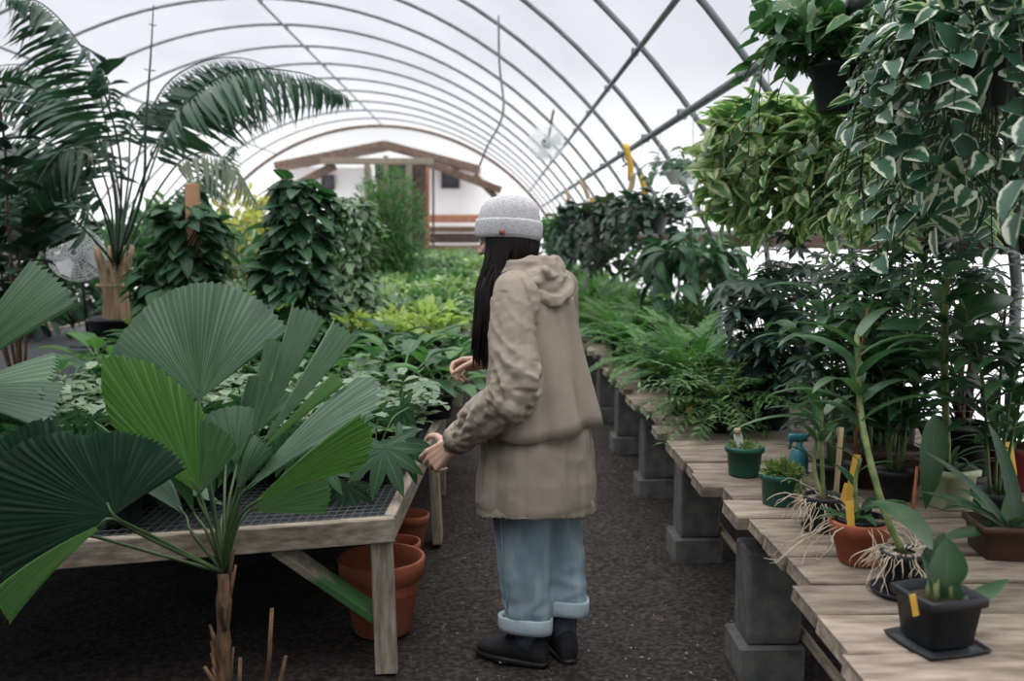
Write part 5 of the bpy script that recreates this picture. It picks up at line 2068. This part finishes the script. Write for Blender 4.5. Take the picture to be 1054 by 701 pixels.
def roots(mb, c, r, n, L, h=0.0, drop=.1):
    for _ in range(n):
        a = random.uniform(0, 6.28)
        p = V(c) + V((r * .5 * cos(a), r * .5 * sin(a), h))
        pts = [p]
        d = V((cos(a), sin(a), random.uniform(-.3, .5))).normalized()
        L_ = L * random.uniform(.4, 1.25)
        for k in range(9):
            d = (d + V((0, 0, -.25)) + rv(.45)).normalized()
            q = pts[-1] + d * L_ / 9
            rad = math.hypot(q.x - c[0], q.y - c[1])
            if q.z < c[2] + h and rad < r * 1.06:
                f = r * 1.06 / max(rad, .001)
                q = V((c[0] + (q.x - c[0]) * f, c[1] + (q.y - c[1]) * f, q.z))
            q.z = max(q.z, BT + .004)
            pts.append(q)
        tube(mb, pts, [random.uniform(.0009, .0018)] * 7 + [.0011, .001, .0008], 5)


def cane_stem(sb, fb, pts, r, n, L, Wd, u0=.35, bend=1.1, seed=0, el=.8, shape='strap'):
    pp = spline(pts, 18)
    tube(sb, pp, [r * (1 + .18 * (i % 2)) * (1 - .012 * i) for i in range(19)], 8)
    for k in range(n):
        u = u0 + (1 - u0) * (k + .6) / n
        i = min(17, int(u * 18))
        p = pp[i].lerp(pp[i + 1], u * 18 - i)
        a = seed + k * (pi + .5)
        tg = (pp[i + 1] - pp[i]).normalized()
        d = V((cos(a), sin(a) * .8, el)) + tg * .3
        leaf(fb, p, d, UP - V((cos(a), sin(a), 0)) * .5 + rv(.15), L * random.uniform(.75, 1.15), Wd * random.uniform(.8, 1.1), shape, bend * random.uniform(.7, 1.3), .25, 7)


# green pots with moss
random.seed(61)
x = on_bench(768, 3.72)
t = potted('potted_moss', 'dark green plastic pot of low growth with a white label', 'potted plant', x, 3.72, BT + .003, (.073, .058, .115, 'greenpot'))
mb = MB()
bush(mb, (x, 3.72, BT + .112), (.07, .07, .018), 420, .022, .006, 'lance', .7, .0, rows=2)
mb.build('moss', M['moss'], t)
tagstick((764, 472), (759, 446), 3.72, 'white plant label standing in the dark green pot', .016, 'white')
mb = MB()
a = P(759, 446, 3.72)
lathe(mb, [(.004, -.004), (.014, 0), (.014, .016), (.011, .02), (.002, .021)], a, 14)
tag(mb.build('label_cap', M['stake'], None, a), 'small cream cap on top of the white plant label', 'cap')
x = on_bench(805, 3.3)
t = potted('potted_moss', 'green pot with moss and weeds spilling over its right side', 'potted plant', x, 3.3, BT + .003, (.066, .055, .11, 'greenpot'))
mb = MB()
bush(mb, (x + .01, 3.3, BT + .115), (.068, .06, .03), 380, .028, .012, 'oval', .6, .1, rows=2)
bush(mb, (x + .06, 3.28, BT + .075), (.03, .045, .06), 260, .03, .006, 'lance', -.8, .3, rows=2)
mb.build('moss', M['moss'], t)
mb = MB()
for k in range(14):
    a = k * 2.4
    pts = arcpts((x - .01, 3.29, BT + .11), a, random.uniform(.6, 1.4), random.uniform(.04, .09), .7, 4)
    for j in range(1, 5):
        leaf(mb, pts[j], V((cos(a + j), sin(a + j), .3)), UP, .018, .013, 'oval', .3, .1, 2)
mb.build('weeds', M['mid'], t)

# orchid in black pot with stringy roots
random.seed(62)
x = on_bench(852, 3.0)
t = potted('potted_orchid', 'orchid in a small black pot with a beard of dry roots, behind the terracotta pot', 'orchid', x, 3.0, BT + .014, (.062, .05, .10, 'blackpot'))
mb = MB(); roots(mb, (x, 3.0, BT), .062, 90, .13, .10); mb.build('roots', M['root'], t)
sb, fb = MB(), MB()
b = V((x, 3.0, BT + .09))
cane_stem(sb, fb, [b, P(846, 470, 3.02), P(846, 420, 3.05)], .007, 7, .20, .034, .55, 1.0, 1, .7)
cane_stem(sb, fb, [b, P(838, 480, 3.1), P(842, 440, 3.15)], .007, 4, .2, .034, .5, 1.0, 3, .7)
leaf(fb, P(846, 432, 3.05), scr(172, .1) + V((0, 0, .1)), UP, .30, .036, 'strap', .7, .25, 7)
sb.build('cane', M['cane'], t); fb.build('foliage', M['orchid'], t)
mb = MB(); lathe(mb, [(.03, 0), (.062, 0), (.07, .014), (.066, .014), (.058, .004), (.02, .004)], (x, 3.0, BT), 24); mb.build('saucer', M['blackpot'], t)
mb = MB(); tube(mb, [P(858, 540, 3.03), P(866, 440, 3.1)], .009, 8)
tag(mb.build('plant_stake', M['stake'], None, P(858, 540, 3.03)), 'pale wooden stake standing behind the orchid with dry roots', 'stake')

# terracotta pot with draped roots
random.seed(63)
x = on_bench(891, 2.68)
t = potted('potted_orchid', 'terracotta pot with pale roots draped over its rim', 'orchid', x, 2.68, BT + .003)
mb = MB(); lathe(mb, [(.02, .004), (.02, 0), (.05, 0), (.056, .004), (.078, .085), (.084, .087), (.087, .12), (.085, .126), (.079, .125), (.076, .088), (.05, .02)], (x, 2.68, BT + .003), 36); mb.build('pot', M['terracotta'], t)
mb = MB(); lathe(mb, [(.058, .08), (.07, .128), (.074, .136), (.071, .137), (.064, .112), (.01, .11)], (x, 2.68, BT), 30); mb.build('inner_pot', M['blackpot'], t)
mb = MB(); roots(mb, (x, 2.66, BT), .087, 26, .22, .125); mb.build('roots', M['root'], t)
sb, fb = MB(), MB()
b = V((x, 2.7, BT + .12))
for k in range(7):
    a = k * 2.4
    leaf(fb, b + rv(.02), V((cos(a), sin(a), .9)), UP, .15, .035, 'strap', 1.1, .25, 6)
cane_stem(sb, fb, [b, b + V((.0, .03, .1)), b + V((.02, .05, .17))], .006, 3, .12, .03, .3, 1, 2)
sb.build('cane', M['cane'], t); fb.build('foliage', M['orchid'], t)
tagstick((877, 552), (874, 516), 2.62, 'yellow plant tag standing in the terracotta pot')
tagstick((872, 520), (882, 468), 2.8, 'tall yellow plant tag leaning behind the terracotta pot')
tagstick((869, 516), (874, 498), 2.9, 'short yellow plant tag left of the tall leaning one', .014)
tagstick((922, 632), (938, 618), 2.3, 'small yellow tag lying on the planks', .009) if False else None

# black round pot with the thick leaning cane
random.seed(64)
x = on_bench(938, 2.45)
t = potted('potted_orchid', 'black pot on a saucer with a thick cane leaning over the terracotta pot', 'orchid', x, 2.45, BT + .014, (.058, .05, .10, 'blackpot'))
mb = MB(); roots(mb, (x, 2.45, BT), .058, 70, .11, .11); mb.build('roots', M['root'], t)
mb = MB(); lathe(mb, [(.03, 0), (.068, 0), (.08, .016), (.076, .016), (.064, .004), (.02, .004)], (x - .01, 2.44, BT), 24); mb.build('saucer', M['blackpot'], t)
sb, fb = MB(), MB()
b = V((x, 2.45, BT + .10))
cane_stem(sb, fb, [b, P(910, 525, 2.5), P(890, 450, 2.6), P(884, 400, 2.7), P(882, 345, 2.75)], .0095, 11, .29, .055, .5, 1.2, 2, .7)
leaf(fb, P(960, 566, 2.36), scr(118, .15), VZ * .6 + VX * .8, .20, .085, 'ovate', 1.1, .2, 9)
leaf(fb, P(950, 585, 2.4), scr(60, .2), VZ + UP * .3, .11, .05, 'ovate', .5, .2, 8)
sb.build('cane', M['cane'], t); fb.build('foliage', M['orchid'], t)

# square black pot in front
random.seed(65)
x = on_bench(976, 2.12)
t = thing('potted_orchid', 'square black plastic pot with four glossy leaves at the front of the bench', 'orchid', (x, 2.12, BT + .003))
mb = MB(); lathe(mb, [(.02, .008), (.075, .008), (.082, .0), (.088, .012), (.084, .012), (.078, .006)][::1], (x, 2.12, BT), 32, .75, rz=.25); mb.build('saucer', M['blackpot'], t)
make_pot(t, .074, .055, .118, M['blackpot'], 32, .8, .25, .8, (x, 2.12, BT + .012))
mb = MB()
b = V((x, 2.12, BT + .11))
for (px, py, dpx, L, Wd, bd, nn) in ((975, 602, (.05, 1), .115, .09, .3, VZ), (975, 645, (-.25, 1), .155, .062, .35, VZ * .8 + VX * .5), (985, 645, (.72, .75), .175, .045, .75, UP + VZ * .7), (980, 645, (.1, 1), .12, .04, .1, VZ)):
    p = P(px, py, 2.1)
    leaf(mb, b.lerp(p, .8), VX * dpx[0] + VY * dpx[1] + VZ * .1, nn, L, Wd, 'ovate', bd, .22, 9)
mb.build('foliage', M['orchid'], t)
mb = MB()
for k in range(10):
    a = random.uniform(0, 6.28)
    tube(mb, [b + V((.03 * cos(a), .03 * sin(a), -.01)), b + V((.02 * cos(a), .02 * sin(a), .05))], [.008, .004], 6)
mb.build('bulb', M['cane'], t)
tagstick((943, 634), (939, 612), 2.06, 'small yellow tag in the square black pot', .007)

# pale green pot with tall cane and big hanging leaf
random.seed(66)
x = on_bench(982, 3.25)
t = thing('potted_orchid', 'tall cane plant with drooping dark leaves in a pale green pot', 'orchid', (x, 3.25, BT + .003))
make_pot(t, .076, .055, .14, M['palepot'], 32, .55, .3, .85, (x, 3.25, BT + .003))
sb, fb = MB(), MB()
b = V((x - .01, 3.25, BT + .12))
cane_stem(sb, fb, [b, P(974, 440, 3.2), P(972, 380, 3.15), P(973, 320, 3.1), P(974, 285, 3.1)], .013, 13, .25, .065, .35, 1.1, 1, .45, 'ovate')
leaf(fb, P(962, 425, 3.0), scr(-95, .1), VZ + UP * .2, .31, .085, 'ovate', .25, .2, 9)
leaf(fb, P(985, 345, 3.0), scr(5, .2), UP + VZ * .6, .24, .09, 'ovate', .5, .2, 8)
leaf(fb, P(965, 340, 3.0), scr(165, .2), UP + VZ * .6, .2, .08, 'ovate', .6, .2, 8)
leaf(fb, P(980, 330, 3.1), scr(30, .1), UP + VZ, .24, .10, 'ovate', .6, .2, 8)
for k in range(16):
    a = k * 2.4
    leaf(fb, b + rv(.02), V((cos(a), sin(a), 1.2)), UP, random.uniform(.16, .26), .016, 'strap', 1.2, .2, 6)
sb.build('cane', M['cane'], t); fb.build('foliage', M['orchid'], t)
mb = MB(); tube(mb, [P(938, 545, 2.95), P(944, 480, 3.0)], .005, 8)
tag(mb.build('plant_stake', M['redstake'], None, P(938, 545, 2.95)), 'thin rusty red stake left of the pale green pot', 'stake')
mb = MB(); tube(mb, [P(880, 470, 3.3), P(884, 380, 3.3), P(893, 318, 3.3)], .005, 8)
tag(mb.build('plant_stake', M['redstake'], None, P(880, 470, 3.3)), 'tall reddish stake inside the dark shrub behind the leaning cane', 'stake')

# pots at the back of the bench
random.seed(67)
x = on_bench(1047, 3.5)
t = potted('potted_plant', 'dark red plastic pot with a spidery plant by the right edge', 'potted plant', x, 3.5, BT + .003, (.09, .065, .16, 'redpot'))
mb = MB()
for k in range(34):
    a = k * 2.4
    leaf(mb, V((x, 3.5, BT + .14)) + rv(.03), V((cos(a), sin(a), random.uniform(.6, 2))), UP, random.uniform(.2, .4), .02, 'strap', 1.3, .2, 7)
mb.build('foliage', M['orchid'], t)
tagstick((1042, 490), (1037, 455), 3.38, 'broad yellow tag in the dark red pot', .018)
x = on_bench(905, 3.6)
t = thing('planter_box', 'dark brown rectangular planter behind the orchids', 'planter', (x, 3.6, BT + .003))
make_pot(t, .14, .12, .14, M['brownpot'], 32, .9, .1, .85, (x, 3.62, BT + .003), 'box')
sb, fb = MB(), MB()
for k in range(6):
    a = k * 1.05
    bb = V((x + .07 * cos(a), 3.62 + .05 * sin(a), BT + .12))
    cane_stem(sb, fb, [bb, bb + V((.03 * cos(a), .03 * sin(a), .25)), bb + V((.09 * cos(a), .07 * sin(a), random.uniform(.45, .75)))], .007, 9, .2, .035, .3, 1.1, k, .6)
sb.build('cane', M['cane'], t); fb.build('foliage', M['orchid'], t)
x = on_bench(1040, 2.75)
t = thing('planter_box', 'reddish brown planter behind the square black pot at the right', 'planter', (x, 2.75, BT + .003))
make_pot(t, .085, .07, .10, M['brownpot'], 32, .9, -.1, .85, (x, 2.75, BT + .003), 'box')
mb = MB()
for (px, py, an, L, Wd) in ((1035, 535, 175, .20, .045), (1040, 540, 122, .36, .03), (1045, 540, 140, .3, .028), (1042, 540, 60, .3, .05), (1046, 540, 95, .34, .05)):
    leaf(mb, P(px, py + 10, 2.72), scr(an, .15), UP + VZ * .8, L, Wd, 'strap', .8, .25, 8)
for k in range(7):
    a = k * 2.4
    leaf(mb, V((x + .03 * cos(a), 2.75 + .03 * sin(a), BT + .09)), V((cos(a), sin(a), 1.1)), UP, .2, .035, 'strap', 1.1, .2, 6)
mb.build('foliage', M['orchid'], t)
# teal spray bottle lying among the pots
mb = MB()
c = P(822, 486, 3.75)
c.z = BT
lathe(mb, [(.02, 0), (.034, 0), (.036, .01), (.036, .075), (.02, .1), (.012, .108), (.012, .125), (.004, .126)], c, 20)
t = thing('spray_bottle', 'teal plastic spray bottle among the pots on the bench', 'bottle', c)
mb.build('body', M['teal'], t)
mb = MB()
beam(mb, c + V((-.045, 0, .142)), c + V((.03, 0, .142)), .02, .03)
beam(mb, c + V((-.03, 0, .135)), c + V((-.04, 0, .095)), .012, .008, (0, 1, 0))
mb.build('trigger', M['teal'], t)
mb = MB()
beam(mb, P(722, 459, 4.55) , P(742, 462, 4.5), .03, .003)
tag(mb.build('plant_tag', M['yellow'], None, (P(722, 459, 4.55).x, 4.55, BT), smooth=False), 'yellow plant tag lying flat on the planks beyond the green pot', 'plant tag')


# umbrella shrubs against the wall
def umbrella_shrub(label, x, y, h, rad, n, L, seed, mt='dark', z0=BT, k=7, pot=(.12, .1, .2, 'blackpot'), lo=.25):
    random.seed(seed)
    t = potted('umbrella_plant', label, 'shrub', x, y, z0, pot)
    sb, fb = MB(), MB()
    for i in range(n):
        a = random.uniform(0, 6.28); rr = rad * random.random() ** .5
        z = z0 + h * (lo + (1 - lo) * random.random())
        p = V((x + rr * cos(a), y + rr * sin(a), z))
        b = V((x + .02 * cos(a), y + .02 * sin(a), z0 + pot[2] * .8))
        if i % 3 == 0:
            tube(sb, spline([b, V((x + rr * .3 * cos(a), y + rr * .3 * sin(a), (z + b.z) / 2)), p], 6), [.007, .007, .006, .005, .004, .003, .002], 5)
        umbrella_leaf(fb, p, V((cos(a) * .5, sin(a) * .5, 1)), L, k)
    sb.build('stem', M['bark'], t); fb.build('foliage', M[mt], t)
    return t


q = P(790, 400, 4.7)
umbrella_shrub('dark umbrella plant with hanging leaflets against the white wall', q.x, 4.7, .75, .26, 120, .12, 71)
q = P(822, 400, 5.4)
umbrella_shrub('taller lacy umbrella plant before the white wall under the yellow pothos', 1.72, 5.35, .98, .30, 64, .11, 72, lo=.35)
umbrella_shrub('lacy small leaved shrub behind the tall canes at the right wall', 1.75, 4.2, .92, .33, 110, .085, 73, k=6, lo=.2)
umbrella_shrub('dark thin leaved shrub between the canes and the right wall', 1.55, 3.95, .8, .3, 150, .10, 74, k=6, lo=.15)
umbrella_shrub('small leaved dark shrub in the right hand corner by the wall', 1.85, 3.75, .95, .22, 80, .09, 75, lo=.3)

# strap leaved canes filling in behind the orchids
for i, (px, Y, h, lab) in enumerate(((862, 3.45, .75, 'leafy cane orchid right behind the orchid with dry roots'), (925, 3.35, .62, 'leafy cane orchid between the leaning cane and the pale green pot'), (1030, 3.05, .75, 'tall leafy cane orchid at the right edge of the photo'), (905, 3.9, .8, 'tall dark cane orchid behind the brown planter'))):
    random.seed(80 + i)
    x = on_bench(px, Y)
    t = potted('potted_orchid', lab, 'orchid', x, Y, BT + .003, (.07, .055, .11, 'blackpot'))
    sb, fb = MB(), MB()
    for k in range(5):
        a = k * 1.35 + i
        bb = V((x + .02 * cos(a), Y + .02 * sin(a), BT + .1))
        cane_stem(sb, fb, [bb, bb + V((.05 * cos(a), .05 * sin(a), h * .5)), bb + V((.14 * cos(a), .12 * sin(a), h * random.uniform(.6, 1)))], .005, 13, .24, .06, .15, 1.2, k, .5)
    sb.build('cane', M['stem'], t); fb.build('foliage', M['orchid'], t)

# ferns along the bench
def make_fern(label, seed, nf, L, mt='fern', pot=(.085, .065, .13, 'greenpot'), pl=.075, npin=24, el=(.5, 1.35)):
    random.seed(seed)
    t = thing('potted_fern', label, 'fern')
    make_pot(t, pot[0], pot[1], pot[2], M[pot[3]], 20)
    fb = MB()
    for k in range(nf):
        a = k * 2.4 + random.uniform(-.3, .3)
        pts = arcpts((.02 * cos(a), .02 * sin(a), pot[2] * .8), a, random.uniform(*el), L * random.uniform(.7, 1.1), random.uniform(1.0, 1.9), 12)
        frond(fb, pts, npin, pl, .02, 1.2, .3, 2, 'lance', .06, .003, 0, .12)
    fb.build('foliage', M[mt], t)
    return t


f1 = make_fern('light green fern spilling from a dark green pot at the aisle edge', 91, 26, .50)
f2 = make_fern('soft green fern', 92, 30, .55, 'feather', (.09, .07, .14, 'blackpot'), .06, 30)
f3 = make_fern('upright fine fern', 93, 34, .45, 'fern', (.09, .07, .14, 'blackpot'), .05, 26, (.8, 1.5))
spots = [(1.12, 5.55, 1.1, f3, 'fine upright fern squeezed between the green pot fern and the yellow tag fern'), (.98, 5.95, 1.0, f1, 'light green fern in a dark green pot at the aisle edge of the bench'), (1.02, 5.05, 1.25, f3, 'upright fine fern with a yellow tag beyond the moss pots'), (1.32, 5.35, 1.15, f2, 'soft feathery fern before the umbrella plants'),
         (1.25, 6.4, 1.2, f2, 'large soft fern behind the fern in the green pot'), (1.0, 7.0, 1.0, f3, 'upright fern at the aisle, next past the green pot'), (1.32, 6.3, 1.1, f1, 'tall arching fern by the wall under the drooping plant'), (1.3, 4.65, .9, f3, 'small upright fern left of the dark umbrella plant')]
for (x, y, sc, f, lab) in spots:
    dup(f, (x, y, BT + .003), random.uniform(0, 6), sc, lab)
random.seed(94)
pl = []
for y in rng(7.5, 18.5, .52):
    for x in (.98, 1.26, 1.52):
        pl.append((x + random.uniform(-.1, .1), y + random.uniform(-.12, .12), random.uniform(.95, 1.35)))
for i, (x, y, s) in enumerate(pl):
    f = (f1, f2, f3)[random.randrange(3)]
    dup(f, (x, y, BT + .003), random.uniform(0, 6), s, 'green fern in the long row on the far half of the plank bench', 'ferns on the far half of the bench')
for f in (f1, f2, f3):
    for c, gs in KIDS[f.name]:
        bpy.data.objects.remove(c)
    bpy.data.objects.remove(f)
q = P(708, 425, 4.95)
tagstick((710, 425), (708, 408), 4.9, 'yellow tag in the upright fine fern', .016)
tagstick((671, 384), (670, 374), 5.85, 'yellow tag in the fern at the aisle edge', .018)
random.seed(96)
t = potted('bushy_herb', 'fine leaved grey green bushy plant spilling over the aisle edge before the dark umbrella plant', 'potted plant', 1.08, 4.6, BT + .003, (.09, .07, .13, 'blackpot'))
sb, mb = MB(), MB()
for k in range(80):
    a = k * 2.4
    pts = arcpts((1.08, 4.6, BT + .11), a, random.uniform(.1, 1.45), random.uniform(.25, .46), random.uniform(.5, 1.5), 10)
    tube(sb, pts, .002, 4)
    for j in range(2, 11):
        for s_ in (-1, 1):
            d = pts[j] - pts[j - 1]
            e = d.cross(UP).normalized() * s_ + d.normalized() * .5
            leaf(mb, pts[j], e + rv(.25), UP + rv(.3), random.uniform(.045, .075), .018, 'lance', .5, .2, 2)
sb.build('stem', M['stem'], t); mb.build('foliage', M['feather'], t)
# palm like seedling behind the drooping plant
random.seed(95)
x = on_bench(705, 6.9)
t = potted('young_palm', 'young palm with stiff pale stalks below the drooping hanging plant', 'palm', 1.42, 7.3, BT + .003, (.1, .08, .16, 'blackpot'))
mb = MB()
for k in range(9):
    a = k * 2.4
    pts = arcpts((1.42, 7.3, BT + .14), a, random.uniform(1.0, 1.4), random.uniform(.6, .85), .7, 12)
    frond(mb, pts, 16, .18, .02, .8, .4, 2, 'lance', .05, .006, 0, .35)
mb.build('foliage', M['feather'], t)

# unseen baskets and shrubs added at the path's near end to shade the rows
for i, (y, m_) in enumerate(((2.0, 'cream'), (1.55, 'cream'), (.75, 'marble'))):
    basket(('unseen cream edged hanging pothos added for shade beyond the upper right', 'unseen cream edged hanging pothos added to shade the near end of the bench', 'unseen marbled hanging pothos added for shade over the bench beside the camera')[i], 1000, 100, y, .14, .15, m_, 30 + i, 18, .32, .6, .12, .08, 120, .06, 'heart', x=1.46 + .08, ball_=(260, .36, .36, -.14))
for i, (x, y, zc, rx, rz) in enumerate(((-2.3, 1.5, 1.5, .75, 1.1), (-3.3, 2.4, 1.6, .8, 1.3), (-1.9, .3, 1.3, .7, 1.1), (-3.6, 4.2, 1.5, .8, 1.2))):
    shrub(('unseen broad dark shrub added left of the path to shade the front table', 'unseen tall dark shrub added for shade at the left behind the front table end', 'unseen dark shrub added for shade beside the near end of the path', 'unseen tall dark shrub added for shade left of the front table')[i], x, y, zc, (rx, rx * .8, rz), 700, .22, .11, 'dark', seed=140 + i, inner=.25)
